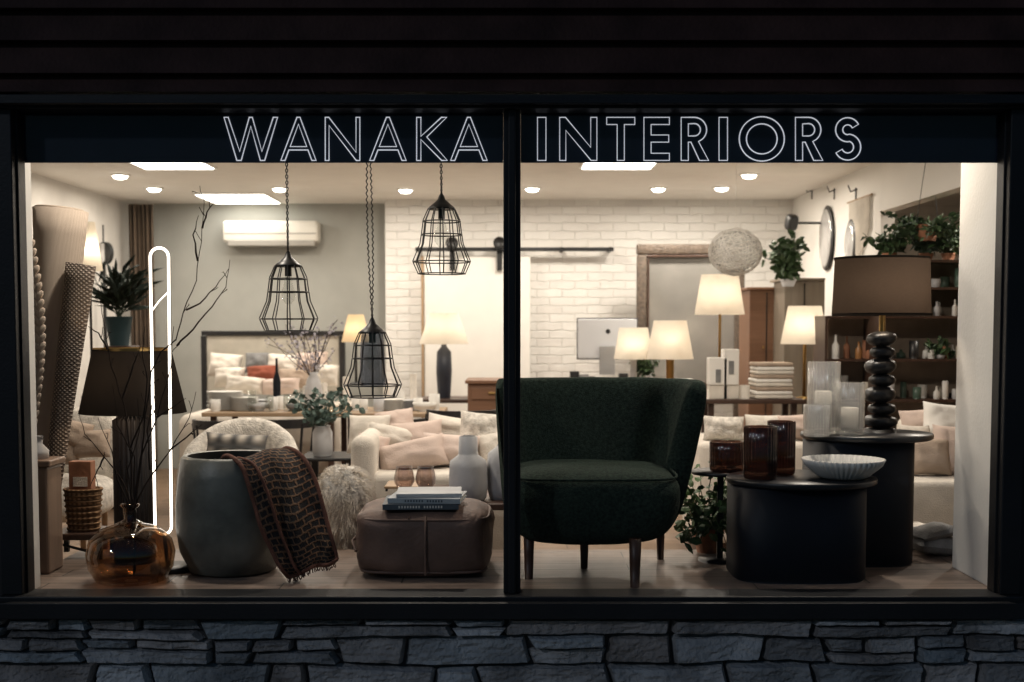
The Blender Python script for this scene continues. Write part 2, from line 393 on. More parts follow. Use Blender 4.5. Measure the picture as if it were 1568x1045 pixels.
with grp('shop_window'):
    zi=P(784,905,0).z;zt2=P(784,172,0).z
    box('jamb_left',xl-.075,xl,-.07,.04,zi,zt2,frameM,.004)
    box('jamb_left_bead',xl-.03,xl+.008,-.035,.03,zi,zt2,frameM,.002)
    box('jamb_right',xr,xr+.075,-.07,.04,zi,zt2,frameM,.004)
    box('jamb_right_bead',xr-.008,xr+.03,-.035,.03,zi,zt2,frameM,.002)
    box('head',xl-.075,xr+.075,-.08,.04,zt2,zt,frameM,.004)
    box('head_drip',xl-.1,xr+.1,-.115,-.0801,P(784,160,-.1).z,P(784,153,-.1).z,frameM,.003)
    box('sill',xl-.075,xr+.075,-.1,.04,zb,zi,frameM,.005)
    box('sill_lip',xl-.1,xr+.1,-.135,-.1005,zb-.004,P(784,921,-.1).z,frameM,.003)
    a=P(771,500,0).x;b=P(797,500,0).x
    box('mullion',a,b,-.045,.04,zi,zt2,frameM,.004);box('mullion_cap',a+.018,b-.018,-.062,-.0455,zi,zt2,frameM,.004)
    pane=glass('window_glass',(.97,.98,.97),.9,.0,.02,pw=5)
    mesh('pane_left',[(xl,0,zi),(a,0,zi),(a,0,zt2),(xl,0,zt2)],[(0,1,2,3)],pane,False)
    mesh('pane_right',[(b,0,zi),(xr,0,zi),(xr,0,zt2),(b,0,zt2)],[(0,1,2,3)],pane,False)
signM=M('sign_navy',(.004,.009,.024),.7,.2,spec=.3)
letM=M('sign_letter_white_glow',(.7,.72,.78),.5,.02,emit=.5,ecol=(.88,.9,1))  # white letters with emission added to brighten them, no lamp behind
def arc(cx,cy,r,a0,a1,n=14,ry=None):
    ry=ry or r
    return [(cx+r*cos(radians(a0+(a1-a0)*i/n)),cy+ry*sin(radians(a0+(a1-a0)*i/n))) for i in range(n+1)]
H=66
def letter(c,W,t=11):
    if c=='I':return [[(0,0),(0,H),(W,H),(W,0)]]
    if c=='N':
        k=t*1.9
        return [[(0,0),(0,H),(t*.85,H),(W-t*.9,k),(W-t*.9,H),(W,H),(W,0),(W-t*.85,0),(t*.9,H-k),(t*.9,0)]]
    if c=='T':return [[(W/2-5.5,0),(W/2-5.5,H-11),(0,H-11),(0,H),(W,H),(W,H-11),(W/2+5.5,H-11),(W/2+5.5,0)]]
    if c=='E':return [[(0,0),(0,H),(W,H),(W,H-11),(11,H-11),(11,39),(W-1,39),(W-1,28),(11,28),(11,11),(W,11),(W,0)]]
    if c=='A':
        g=t*1.6
        f=lambda y:(W/2-t)*y/(H-g)+t
        return [[(0,0),(W/2-t*.36,H),(W/2+t*.36,H),(W,0),(W-t,0),(W-f(16),16),(f(16),16),(t,0)],[(f(16+t*.8),16+t*.8),(W/2,H-g),(W-f(16+t*.8),16+t*.8)]]
    if c=='K':return [[(0,0),(0,H),(t,H),(t,37),(W-t*1.4,H),(W-1,H),(t+9,36),(W,0),(W-t*1.35,0),(t,32),(t,0)]]
    if c=='W':
        k=t*2.1;q=t*.36
        return [[(0,H),(t,H),(24,k),(41-q,H),(41+q,H),(58,k),(82-t,H),(82,H),(58+q+2,0),(58-q,0),(41,H-k),(24+q,0),(24-q-2,0)]]
    if c=='R':return [[(0,0),(0,H)]+arc(20,H-19,19,90,-70,14)+[(W,0),(W-14,0),(15,28),(11,28),(11,0)],[(11,H-10)]+arc(20,H-19,9.5,90,-90,10)+[(11,H-28.5)]]
    if c=='O':return [arc(W/2,H/2,W/2,0,352,45,H/2+1),arc(W/2,H/2,W/2-11,0,350,38,H/2-10)]
    if c=='S':
        cx=W/2;sp=arc(cx,H-19,13,25,270,22)+arc(cx,20.5,14.5,90,-155,22)[1:]
        l=[];r=[]
        for i,p in enumerate(sp):
            q=sp[min(i+1,len(sp)-1)];o=sp[max(i-1,0)];dx,dy=q[0]-o[0],q[1]-o[1];m=math.hypot(dx,dy);dx/=m;dy/=m
            l.append((p[0]-dy*5.5,p[1]+dx*5.5));r.append((p[0]+dy*5.5,p[1]-dx*5.5))
        return [l+r[::-1]]
with grp('shop_sign'):
    ys=.03;za=P(784,249,ys).z
    box('sign_board_left',xl,a-.001,ys,ys+.015,za,zt2,signM);box('sign_board_right',b+.001,xr,ys,ys+.015,za,zt2,signM)
    for word,data in(('wanaka',[('W',343,425),('A',430,484),('N',498,551),('A',566,622),('K',638,685),('A',690,746)]),('interiors',[('I',823,836),('N',857,914),('T',929,972),('E',986,1025),('R',1043,1085),('I',1101,1114),('O',1132,1201),('R',1218,1260),('S',1276,1320)])):
        lines=[]
        for c,p0,p1 in data:
            for lp in letter(c,82 if c=='W' else p1-p0,6.5 if word=='wanaka' else 10.5):
                lines.append([P(p0+x,246-y,ys-.003) for x,y in lp])
        tubes('letters_'+word,lines,.0028 if word=='wanaka' else .0024,letM,cyc=True,res=1)
# ================= LIGHTS
def downlight(x,y,e):
    with grp('ceiling_downlight'):
        lathe('trim_ring',x,y,[(.056,CE-.004),(.06,CE-.012),(.078,CE-.010),(.082,CE+.002)],white,24)
        lathe('lens',x,y,[(.057,CE-.006),(.055,CE-.016),(.045,CE-.028),(.025,CE-.034),(.001,CE-.036)],bulbM,20)
        alight('lamp',(x,y,CE-.04),e*LM,.11)
for px,py,e in[(184,268,7),(236,288,6),(308,315,3),(428,288,7),(470,315,3),(621,290,8),(815,288,8),(1008,288,8),(1105,287,6),(1147,267,8)]:
    c=onz(px,py,CE);downlight(c.x,c.y,e)
for x,y,e in[(1.35,.75,8),(-1.4,.55,7),(-.35,1.9,9),(1.2,2.4,9),(-1.8,2.6,9),(-.4,3.6,7),(3.5,3.2,14)]:downlight(x,y,e)  # unseen downlights, some added to brighten the sheepskin and cushions
for a0,b0,p0,p1 in[(205,320,257,244),(890,1005,257,244),(312,420,310,297)]:
    pm=(p0+p1)/2;c0=onz(a0,pm,CE);c1=onz(b0,pm,CE)
    with grp('ceiling_light_panel'):
        cy=c0.y;cx=(c0.x+c1.x)/2;wx=c1.x-c0.x-.04;wy=min(abs(onz(a0,p1,CE).y-onz(a0,p0,CE).y),1.1)
        box('panel_frame',cx-wx/2-.02,cx+wx/2+.02,cy-wy/2-.02,cy+wy/2+.02,CE-.01,CE-.0005,white)
        box('diffuser',cx-wx/2,cx+wx/2,cy-wy/2,cy+wy/2,CE-.015,CE-.0105,panM)
# ================= BACKGROUND
def tlamp(px,y,tw,bw,p0,p1,pb,stemw=3,bm=None,e=1.5,sm=None,basew=14,nm='table_lamp',bottle=False):
    sm=sm or shadeW;bm=bm or brass
    with grp(nm):
        plathe('shade',px,y,[(tw,p0),(bw,p1)],sm,cap=False)
        zb_=P(px,pb,y).z
        if bottle:plathe('body',px,y,[(stemw*.4,p1-12),(stemw*.4,p1+4),(stemw,p1+12),(stemw*1.1,(p1+pb)/2),(stemw*.9,pb-4),(stemw*.8,pb)],bm,base=zb_)
        else:
            plathe('stem',px,y,[(stemw,p0+15),(stemw,pb-3)],bm)
            plathe('base',px,y,[(stemw,pb-5),(basew,pb-3),(basew,pb)],bm,base=zb_)
        c=P(px,(p0+p1)/2,y)
        if e:plight('bulb_light',(c.x,y-.03,c.z-.01),e*1.0,r=.05)
with grp('air_conditioner'):
    pbox('body',340,338,487,371,7.38,.21,M('ac_plastic',(.72,.69,.62),.4,.03),.03,4)
    pbox('vent',348,368,482,377,7.37,.2,M('ac_vent',(.3,.28,.25),.5,.05),.008)
    pbox('seam',344,357,484,358.5,7.376,.01,MC['ac_vent'])
def curtain(name,x0,x1,y,z0,z1,mat,n=6):
    vs=[];fs=[];N=n*8
    for i in range(N+1):
        for z in(z0,(z0+z1)/2,z1):
            vs.append((x0+(x1-x0)*i/N+.01*sin(i*1.3),y+.05*sin(i/8*2*pi)+.01*noise.noise(Vector((i,z,0))),z))
    for i in range(N):
        for j in(0,1):a=i*3+j;fs.append((a,a+3,a+4,a+1))
    return mesh(name,vs,fs,mat)
curtain('curtain',P(193,400,7.2).x,P(232,400,7.2).x,7.3,SZ+.02,P(192,312,7.2).z,M('curtain_brown',(.12,.085,.06),.9,.2))
with grp('round_mirror'):
    c=P(158,388,6.5);cone('frame',(c.x,6.5,c.z),(c.x+.02,6.53,c.z),.1,.1,black,28,1);cone('glass',(c.x,6.49,c.z),(c.x,6.499,c.z),.088,.088,M('mirror_glass',(.7,.7,.7),.15,metal=.5),28,1)
    box('hanger',c.x-.004,c.x+.004,6.5,6.52,c.z+.1,c.z+.25,black);box('stand',c.x-.012,c.x+.012,6.5,6.53,SZ,c.z-.1,black)
tlamp(139,3.6,7,17,340,415,610,2,black,2.5,nm='floor_lamp')
def pottedplant(px,y,ptop,pbot,pw,basez,n,l,spread,mat,size,per=10,potm=None,up=1,grav=0,nm='potted_plant',asp=.45,upb=-.6):
    with grp(nm):
        s=S(y);c=P(px,ptop,y)
        CAP[0]=True;lathe('pot',c.x,y,[(pw*s*.7,basez),(pw*s,c.z-.01),(pw*s*1.04,c.z),(pw*s*.9,c.z-.005),(pw*s*.85,c.z-.03)],potm or terra,28)
        ls,pt=bushy((c.x,y,c.z-.02),n,l,spread,up,per,grav=grav)
        tubes('stems',ls,.003,leafD,res=1);leaves('foliage',pt,size,mat,asp,upb=upb)
pottedplant(182,5,485,520,20,P(178,530,5).z,20,.38,.5,M('dark_blade_leaf',(.008,.016,.012),.6,.3,spec=.2),.24,7,M('teal_pot',(.01,.025,.03),.7,spec=.2),nm='snake_plant',asp=.13,upb=.2)
pbox('plant_stand',160,530,200,560,4.9,.25,darkw,.01,base=SZ)
with grp('bed'):
    y=6.9
    pbox('headboard_panel',316,514,520,600,y,.04,M('linen_panel',(.45,.42,.36),.9,.1,9,.3,100),.01)
    pbox('frame_top',308,507,528,514,y-.02,.07,black,.004);pbox('frame_side_l',308,514.5,316,640,y-.02,.07,black,.004,base=SZ);pbox('frame_side_r',520,514.5,528,640,y-.02,.07,black,.004,base=SZ)
    box('mattress',P(300,600,5.6).x,P(528,600,5.6).x,5.0,6.85,SZ+.25,.92,cream,.08,4)
    box('bed_base',P(305,600,5.6).x,P(525,600,5.6).x,5.05,6.83,SZ,SZ+.249,darkw,.01)
    for px,py,ww,hh,m_,yy in[(345,560,52,38,cream,6.6),(395,556,40,32,grey,6.6),(435,560,56,36,cream,6.6),(478,556,50,34,pink,6.6),(352,578,48,30,cream,6.2),(402,574,50,28,rust,6.2),(450,580,50,30,beige,6.2),(500,575,36,34,cream,6.3),(375,590,60,26,cream,5.9),(430,592,60,24,pink,5.9)]:
        ppillow('cushion',px,py,ww,hh,yy,m_,-18,U(-5,5),0,.2)
def table(nm,px0,px1,pt,y0,y1,mat,legm,pad=.05,th=.03,base=SZ):
    with grp(nm):
        z=P(500,pt,y0).z;xa=P(px0,pt,y0).x;xb=P(px1,pt,y0).x
        box('top',xa,xb,y0,y1,z-th,z,mat,.006)
        for x in(xa+pad,xb-pad-.04):
            for y in(y0+pad,y1-pad-.04):box('leg',x,x+.04,y,y+.04,base,z-th,legm,.004)
    return z
ZT=table('dining_table',308,520,632,4.0,4.8,oak,darkw)
ZT2=table('dining_table',520,678,633,4.3,5.0,oak,black)
def dchair(px,y,pt,w_=.24,back=True):
    with grp('dining_chair'):
        x=P(px,pt,y).x;zt_=P(px,pt,y).z;n=18
        arcp=[(x+w_*cos(pi*i/n),y-.0-w_*.8*sin(pi*i/n)) for i in range(n+1)]
        vs=[];fs=[]
        for (ax,ay) in arcp:
            for z,o in((zt_-.06,0),(zt_,0),(zt_,.02),(zt_-.06,.02)):
                k=1-o/w_;vs.append((x+(ax-x)*k,y+(ay-y)*k,z))
        for i in range(n):
            for k in range(4):k2=(k+1)%4;fs.append((i*4+k,i*4+k2,(i+1)*4+k2,(i+1)*4+k))
        fs+=[(0,1,2,3),(n*4,n*4+1,n*4+2,n*4+3)]
        mesh('curved_back',vs,fs,black,False);blob('seat',(x,y+.02,SZ+.45),w_,.21,.025,black,.6,14)
        for i in(0,4,9,14,18):
            ax,ay=arcp[i];tubes('spindle',[[(ax,ay,zt_-.03),(x+(ax-x)*.85,y+(ay-y)*.85,SZ+.45)]],.009,black)
        for dx,dy in((-.17,-.15),(.17,-.15),(-.17,.17),(.17,.17)):tubes('leg',[[(x+dx,y+dy,SZ+.45),(x+dx*1.2,y+dy*1.2,SZ+.005)]],.013,black)
dchair(425,3.6,640);dchair(708,3.7,627);dchair(350,3.75,642);dchair(600,3.9,640)
def sit(nm,px,y,z,prof,mat,seg=24,**k):
    x=P(px,600,y).x
    return lathe(nm,x,y,[(max(r,.001),z+h) for r,h in prof],mat,seg,**k)
def plates(px,y,z,n=8,r=.11,mat=None):
    with grp('plate_stack'):
        x=P(px,600,y).x
        for i in range(n):lathe('plate',x+U(-.004,.004),y,[(r*.5,z+i*.012),(r*.8,z+i*.012+.003),(r,z+i*.012+.011),(r*.97,z+i*.012+.0115),(r*.6,z+i*.012+.006)],mat or white,28)
def bowl(px,y,z,r,mat):sit('bowl',px,y,z,[(r*.4,0),(r*.8,r*.3),(r,r*.7),(r*.96,r*.7),(r*.7,r*.3),(.001,r*.12)],mat)
def mug(px,y,z,r,h,mat,nm='mug'):
    sit(nm,px,y,z,[(r*.8,0),(r,h*.15),(r,h),(r*.9,h),(r*.85,h*.2),(.001,h*.18)],mat)
def candle(px,y,z,r,h):
    with grp('candle'):
        sit('wax',px,y,z,[(r,0),(r,h*.98),(r*.85,h),(.001,h*.97)],cream);sit('wick',px,y,z+h*.97,[(.002,0),(.001,.012)],black,6)
def bottle(px,y,z,r,h,mat,nm='bottle'):
    sit(nm,px,y,z,[(r*.9,0),(r,h*.05),(r,h*.55),(r*.35,h*.72),(r*.3,h*.97),(r*.36,h),(.001,h)],mat)
plates(345,4.3,ZT,11,.13);plates(375,4.2,ZT,8,.1);plates(405,4.5,ZT,5,.09,cer)
for px,yy in[(418,4.2),(432,4.35),(447,4.25),(330,4.15),(460,4.5)]:mug(px,yy,ZT,.035,U(.07,.12),white)
for px,yy in[(386,4.1),(412,4.1),(440,4.12),(506,4.3)]:mug(px,yy,ZT,.03,U(.1,.15),clear,'drinking_glass')
bowl(395,4.15,ZT,.08,cer);bowl(452,4.15,ZT,.07,grey)
for px in(470,482,495):candle(px,4.6,ZT,.03,U(.1,.22))
for px in(424,):bottle(px,4.6,ZT,.028,.36,navy)
plates(600,4.6,ZT2,7,.1);plates(625,4.7,ZT2,6,.1,cer);bowl(650,4.5,ZT2,.09,white);mug(580,4.5,ZT2,.04,.1,cer);mug(665,4.6,ZT2,.04,.12,white);bottle(612,4.8,ZT2,.04,.22,white)
for px in(545,556,640):mug(px,4.6,ZT2,.035,.09,white)
for px,h_ in((530,.24),(592,.2),(633,.26)):candle(px,4.85,ZT2,.025,h_)
with grp('blossom_vase'):
    x=P(480,600,4.5).x
    lathe('vase',x,4.5,[(.04,ZT),(.07,ZT+.08),(.05,ZT+.2),(.03,ZT+.24),(.04,ZT+.26)],cer,28)
    ls=[];pt=[]
    for i in range(18):
        b_=branch((x,4.5,ZT+.2),(U(-.6,.6),U(-.4,.4),1),U(.28,.5),7,.2);ls.append(b_)
        pt+=[b_[R.randint(2,7)]+Vector((U(-1,1),U(-1,1),U(-1,1)))*.03 for _ in range(20)]
    tubes('twigs',ls,.0025,twigM,res=1);leaves('blossom',pt,.022,M('blossom',(.42,.4,.46),.8,.3),.8)
with grp('eucalyptus_vase'):
    y=2.9;s=S(y);x=P(494,670,y).x;zz=P(494,652,y).z;zb_=P(494,702,y).z
    lathe('vase',x,y,[(.035,zb_),(.062,zb_+.03),(.06,zz-.04),(.045,zz-.01),(.05,zz),(.04,zz-.003)],cer,28)
    ls,pt=bushy((x,y,zz-.02),20,.31,.9,.8,16);tubes('stems',ls,.0025,eucM,res=1);leaves('foliage',pt,.04,eucM,.8)
table('side_table',455,545,702,2.75,3.15,black,black,.03,.02)
tlamp(545,6.6,12,22,482,524,590,2,black,1.2,shade('shade_tan',(.75,.6,.4),.4))
table('console_table',640,770,612,5.4,5.9,darkw,black)
tlamp(680,5.6,22,38,480,527,612,11,M('navy_ceramic',(.03,.035,.05),.3,.2),1.8,basew=16,bottle=True)
with grp('sideboard'):
    pbox('body',716,588,800,660,5.0,.5,midw,.006,base=SZ+.1);pbox('top',712,583,804,588,4.97,.56,midw,.003)
    pbox('drawer',722,594,794,612,4.985,.014,midw,.003);pbox('handle',748,601,766,604,4.97,.014,brass,.002)
    for px in(722,790):pbox('leg',px,664,px+6,700,5.05,.05,darkw,base=SZ)
with grp('barn_door'):
    pbox('door_panel',650,392,812,640,7.1,.05,M('door_white',(.8,.78,.74),.6,.03),.006,base=SZ+.02)
    pbox('door_edge',645,392,649,640,7.09,.06,oak,.003,base=SZ+.02)
    a1=P(636,382,7.02);b1=P(940,382,7.02);box('rail',a1.x,b1.x,7.02,7.045,a1.z-.018,a1.z+.018,black,.003)
    for px in(640,935,770,860):
        c=P(px,382,7.0);cone('bracket',(c.x,7.0,c.z),(c.x,7.19,c.z),.022,.022,black,12,1)
    for px in(692,765):
        c=P(px,376,6.98);cone('wheel',(c.x,6.98,c.z+.02),(c.x,7.01,c.z+.02),.06,.06,black,20,1);box('strap',c.x-.025,c.x+.025,7.05,7.09,P(px,414,7).z,c.z,black)
ZD=table('reception_desk',868,1075,585,5.6,6.2,white,white)
with grp('desktop_computer'):
    y=5.8;alu=M('aluminium',(.45,.45,.46),.3,.03,metal=.4)
    pbox('display_back',885,489,975,549,y,.03,M('screen_shell',(.8,.82,.86),.35,.02),.008,3)
    pbox('screen_edge',883,487,977,551,y+.031,.006,M('screen_bezel',(.08,.08,.085),.4,.05),.002)
    pbox('stand',918,530,942,574,y-.04,.03,alu,.006);box('foot',P(912,570,y).x,P(948,570,y).x,y-.12,y+.05,ZD,ZD+.012,alu,.004)
    c=P(931,508,y);cone('logo',(c.x,y-.002,c.z),(c.x,y+.001,c.z),.02,.02,black,16,1)
for px,hh,m_ in[(880,.1,black),(895,.07,grey),(955,.08,black),(905,.05,black)]:pbox('desk_organiser',px-7,585-hh*160,px+7,585,5.65+U(0,.1),.1,m_,.006,base=ZD)
pottedplant(990,5.0,575,590,10,P(990,588,5.0).z,18,.2,.8,leafM,.05,14,cer)
pbox('side_cabinet',965,588,1050,640,4.95,.4,white,.006,base=SZ)
tlamp(970,4.9,22,30,502,550,630,5,cer,1.4,basew=12);tlamp(1026,4.6,25,36,491,550,632,6,brass,1.8,basew=14)
tlamp(1102,4.3,28,38,421,482,612,2,brass,2.0,basew=14);tlamp(1232,3.9,25,36,469,527,612,2.5,brass,2.0,basew=14)
with grp('framed_mirror'):
    y=6.6;fr=M('antique_frame',(.09,.066,.048),.5,.5,30,.9,60);mg=M('mirror_grey_reflection',(.3,.29,.27),.12,.2,2,metal=.25)  # mirror: part-diffuse grey base colour stands in for the room's reflection
    pbox('frame_top',975,374,1140,390,y,.06,fr,.015,3);pbox('frame_l',975,390.3,991,600,y,.06,fr,.015,3,base=.4)
    pbox('frame_r',1125,390.3,1140,600,y,.06,fr,.015,3,base=.4);pbox('frame_b',991.3,585,1124.7,600,y,.06,fr,.01)
    pbox('inner_bead',991.3,390.5,1124.7,394,y-.01,.03,darkw,.003);pbox('inner_bead_l',991.3,395.5,994,585,y-.01,.03,darkw,.003)
    pbox('mirror',991,390,1125,586,y+.035,.01,mg)
with grp('globe_pendant_lamp'):
    y=3.6;c=P(1126,386,y);r=.175
    ls=[];gw=M('globe_fibre',(.8,.78,.74),.7,.1)
    for i in range(70):
        q=Matrix.Rotation(U(0,6.28),3,Vector((U(-1,1),U(-1,1),U(-1,1))).normalized());rr=r*U(.93,1)
        ls.append([c+Matrix.Diagonal((1,1,.9))@(q@Vector((rr*cos(t*2*pi/28),rr*sin(t*2*pi/28),0))) for t in range(28)])
    tubes('fibre_globe',ls,.0014,gw,cyc=True,res=0)
    blob('inner_paper',c,r*.86,r*.86,r*.76,glass('rice_paper',(.9,.9,.88),.1,.9,.0,.3),1)
    tubes('cord',[[c+Vector((0,0,r*.75)),Vector((c.x,c.y,CE))]],.002,white)
with grp('wooden_cabinet'):
    pbox('body',1147,444,1200,640,5.4,.45,midw,.006,base=SZ);pbox('door_gap',1172.5,448,1174,640,5.395,.01,black,base=SZ+.05);pbox('cornice',1144,440,1203,444,5.37,.5,midw,.003);pbox('knob',1168,530,1170,534,5.38,.02,brass)
with grp('wooden_cabinet'):
    pbox('body',1200.5,430,1262,640,5.0,.4,wood('grey_wood',(.16,.13,.1),(.28,.24,.19),'Z'),.006,base=SZ);pbox('cornice',1198,426,1264,430,4.97,.46,MC['grey_wood'],.003);pbox('door_gap',1230,434,1231.5,640,4.995,.01,black,base=SZ+.05)
pottedplant(1207,4.9,428,442,12,P(1207,441,5.2).z,24,.33,.5,leafM,.085,12,cer)
with grp('desk_speaker'):
    c=P(1212,341,6.0);blob('body',c,.05,.05,.07,black,.6,rot=Euler((.3,0,.3)));box('bracket',c.x-.012,XR-.001,c.y+.05,c.y+.06,c.z-.01,c.z+.01,black)
for px,py,yy,rz in[(1238,365,5.85,.27),(1270,373,5.1,.19)]:
    with grp('wall_mirror'):
        c=Vector((XR-.02,yy,P(px,py,yy).z))
        blob('frame',c,.025,.22 if rz>.2 else .15,rz,black,1);blob('glass',c-Vector((.012,0,0)),.02,.19 if rz>.2 else .125,rz-.03,MC['mirror_glass'],1)
for i,px in enumerate((1241,1275,1308)):
    with grp('wall_hook'):
        yy=2.64*F/(px-784)-D;z=P(px,300,yy).z
        tubes('hook',[[(XR-.001,yy,z+.05),(XR-.05,yy,z+.03),(XR-.07,yy,z+.08)],[(XR-.01,yy,z+.06),(XR-.01,yy,z-.03)]],.006,black)
with grp('wall_hanging'):
    ya,yb=5.15,4.62;z=P(1312,305,4.9).z;tubes('rod',[[(XR-.02,yb-.06,z),(XR-.02,ya+.06,z)]],.008,oak)
    ls=[[(XR-.02,yb+(ya-yb)*i/24,z),(XR-.02,yb+(ya-yb)*i/24,z-.25-.22*(1-abs(i-12)/12))] for i in range(25)];tubes('strands',ls,.007,cream,res=1)
ZS=table('console_table',1075,1235,612,3.7,4.1,darkw,darkw)
with grp('linen_stack'):
    for i in range(9):
        z=ZS+.001+i*.027;o=U(-.008,.008);x=P(1182,600,3.8).x;box('folded_linen',x-.125+o,x+.125+o,3.72,3.98,z,z+.026,[cream,white,beige][i%3],.011,3)
for px,ww,pt in[(1100,14,548),(1120,12,535)]:
    with grp('candle_lantern'):
        pbox('body',px-ww,pt,px+ww,590,3.75,.12,white,.006);pbox('feet',px-ww,590,px+ww,612,3.76,.1,cream,.004,base=ZS)
        pbox('opening',px-4,pt+18,px+4,pt+38,3.745,.004,grey)
for px,r_,h_ in[(1090,.04,.06),(1140,.035,.09)]:candle(px,3.8,ZS,r_,h_)
with grp('daybed'):
    pbox('seat',1070,678,1240,720,2.7,.7,cream,.04,4,base=SZ+.12);pbox('legs',1075,722,1235,760,2.75,.6,darkw,base=SZ)
for px,py,w_,h_,m_ in[(1108,657,64,40,creamk),(1168,655,56,40,cream),(1210,655,54,40,pink)]:ppillow('cushion',px,py,w_,h_,2.85,m_,-12,U(-4,4))
def shelfunit(nm,px0,px1,pt,y,rows,dep=.3):
    with grp(nm):
        pbox('side_l',px0,pt,px0+4,700,y,dep,darkw,base=SZ);pbox('side_r',px1-4,pt,px1,700,y,dep,darkw,base=SZ)
        zs_=[]
        for r in rows:
            pbox('shelf',px0+4.2,r,px1-4.2,r+4,y+.005,dep-.01,darkw);zs_.append(P(px0,r,y).z)
        pbox('back_panel',px0+4.2,pt,px1-4.2,700,y+dep,.01,M('shelf_back',(.42,.34,.27),.8,.2),base=SZ)
    return zs_
zz=shelfunit('shelving_unit',1262,1345,484,3.5,[484,550,612,670])
zz2=shelfunit('shelving_unit',1346,1500,398,3.3,[398,440,484,550,612,670])
jarm=[M('jar_amber',(.3,.14,.05),.3),white,M('label',(.55,.5,.42),.6),black,M('jar_green',(.08,.13,.1),.3),terra,white,cer]
def fill(zl,px0,px1,y,hmax,skip=()):
    for i,z in enumerate(zl):
        for row in(.04,.17):
            px=px0+U(0,10)
            while px<px1:
                r=U(.015,.034);h=U(.05,hmax)
                (bottle if U(0,1)<.45 else mug)(px,y+row+U(0,.04),z,r,h,R.choice(jarm))
                px+=r*2/S(y)*U(1.2,3.2)
fill(zz[1:3],1272,1338,3.5,.16);fill(zz2[1:5],1356,1490,3.3,.13)
fill(zz[0:1],1274,1338,3.5,.2)
for px,zi_ in((1375,2),(1440,3)):pottedplant(px,3.36,P(0,0,0) and (478 if zi_==2 else 543),484,7,zz2[zi_],12,.13,.9,leafM,.05,9,cer,grav=.05)
for px in(1362,1418,1452):pottedplant(px,3.42,388,398,11,zz2[0],18,.2,.7,leafM if px!=1418 else leafD,.065,12)
with grp('trailing_plant'):
    c=P(1420,345,3.35);ls,pt=bushy(c,22,.26,1.2,.3,16,.35,.12);tubes('stems',ls,.003,leafD,res=1);leaves('foliage',pt,.055,leafM,.5)
    lathe('hanging_pot',c.x,c.y,[(.05,c.z-.1),(.07,c.z-.02),(.075,c.z)],terra,24);tubes('hanger',[[c+Vector((.07,0,0)),Vector((c.x,c.y,CE))],[c-Vector((.07,0,0)),Vector((c.x,c.y,CE))]],.002,black)
with grp('sofa'):
    pbox('seat_base',1385,738,1560,800,1.5,.85,cream,.03,4,base=SZ+.08);pbox('back',1385,640,1560,737,2.36,.2,cream,.06,4)
    pbox('plinth',1390,801,1555,830,1.55,.7,darkw,base=SZ)
for px,py,w_,h_,m_,yy in[(1415,655,70,60,pink,2.2),(1447,650,70,66,white,2.1),(1420,700,70,58,beige,1.75),(1458,690,60,80,pink,1.8),(1400,680,50,60,cream,2.0)]:ppillow('cushion',px,py,w_,h_,yy,m_,-15,U(-6,6),U(-10,10),.16)
with grp('folded_throw'):
    for i in range(6):
        c=P(1428,855-i*9,.78);pillow('fold',(c.x+U(-.02,.02),1.0,FZ-.16+i*.045),.26,.24,.07,Euler((radians(90),U(-.1,.1),U(-.2,.2))),[grey,creamk][i%2])
    pillow('fold',(P(1430,850,.8).x,.78,FZ+.045),.22,.2,.085,Euler((radians(90),.1,.1)),grey)
    pillow('fold',(P(1425,840,.8).x,.78,FZ+.1),.2,.17,.06,Euler((radians(90),-.15,.3)),grey)
with grp('sofa'):
    pbox('back',540,652,800,735,2.55,.25,cream,.07,4);pbox('arm',535,668,572,760,1.75,.95,cream,.06,4,base=SZ+.1)
    pbox('seat_base',545,726,800,790,1.8,.8,cream,.04,4,base=SZ+.08);pbox('plinth',550,792,795,800,1.85,.7,darkw,base=SZ)
for px,py,w_,h_,m_,yy in[(565,665,66,62,cream,2.4),(606,650,60,46,pink,2.5),(600,672,78,40,cream,2.3),(640,672,80,56,pink,2.35),(690,660,80,46,cream,2.5),(740,660,76,58,creamk,2.3),(630,698,110,50,pink,2.05),(690,690,90,52,M('blush2',(.68,.56,.5),.95,.1,9,.4,160),2.15),(570,690,50,50,pink,2.1),(760,690,60,60,cream,2.2)]:ppillow('cushion',px,py,w_,h_,yy,m_,-20,U(-12,12),U(-10,10),.16)
ZC=table('coffee_table',595,800,772,1.02,1.7,darkw,black,.04,.03)
plathe('ceramic_bottle_vase',717,1.15,[(9,667),(14,669),(15,694),(16,697),(28,706),(29,715),(30,740),(28,762),(24,770)],cer,ZC)
plathe('ceramic_bottle_vase',772,1.2,[(10,680),(12,684),(25,694),(27,715),(26,750),(22,770)],cer,ZC)
wine=glass('wine_glass_mat',(.66,.56,.52),.95,.02,.14,pw=1.6)
for px in(619,652):
    with grp('wine_glass'):
        x=P(px,740,1.12).x;z=ZC+.002
        CAP[0]=False
        lathe('bowl',x,1.12,[(.004,z+.045),(.03,z+.058),(.046,z+.085),(.047,z+.108),(.036,z+.155)],wine,32)
        lathe('rim',x,1.12,[(.036,z+.155),(.037,z+.157),(.0355,z+.157)],M('glass_rim',(.5,.48,.46),.1,.1),32)
        lathe('stem',x,1.12,[(.035,z),(.033,z+.003),(.005,z+.008),(.005,z+.045)],wine,20);CAP[0]=True
with grp('serving_tray'):
    pbox('tray',588,745,640,749,1.4,.22,oak,.004);
    tubes('legs',[[P(592,748,1.45),Vector((P(592,748,1.45).x,1.45,ZC))],[P(636,748,1.45),Vector((P(636,748,1.45).x,1.45,ZC))]],.006,black)
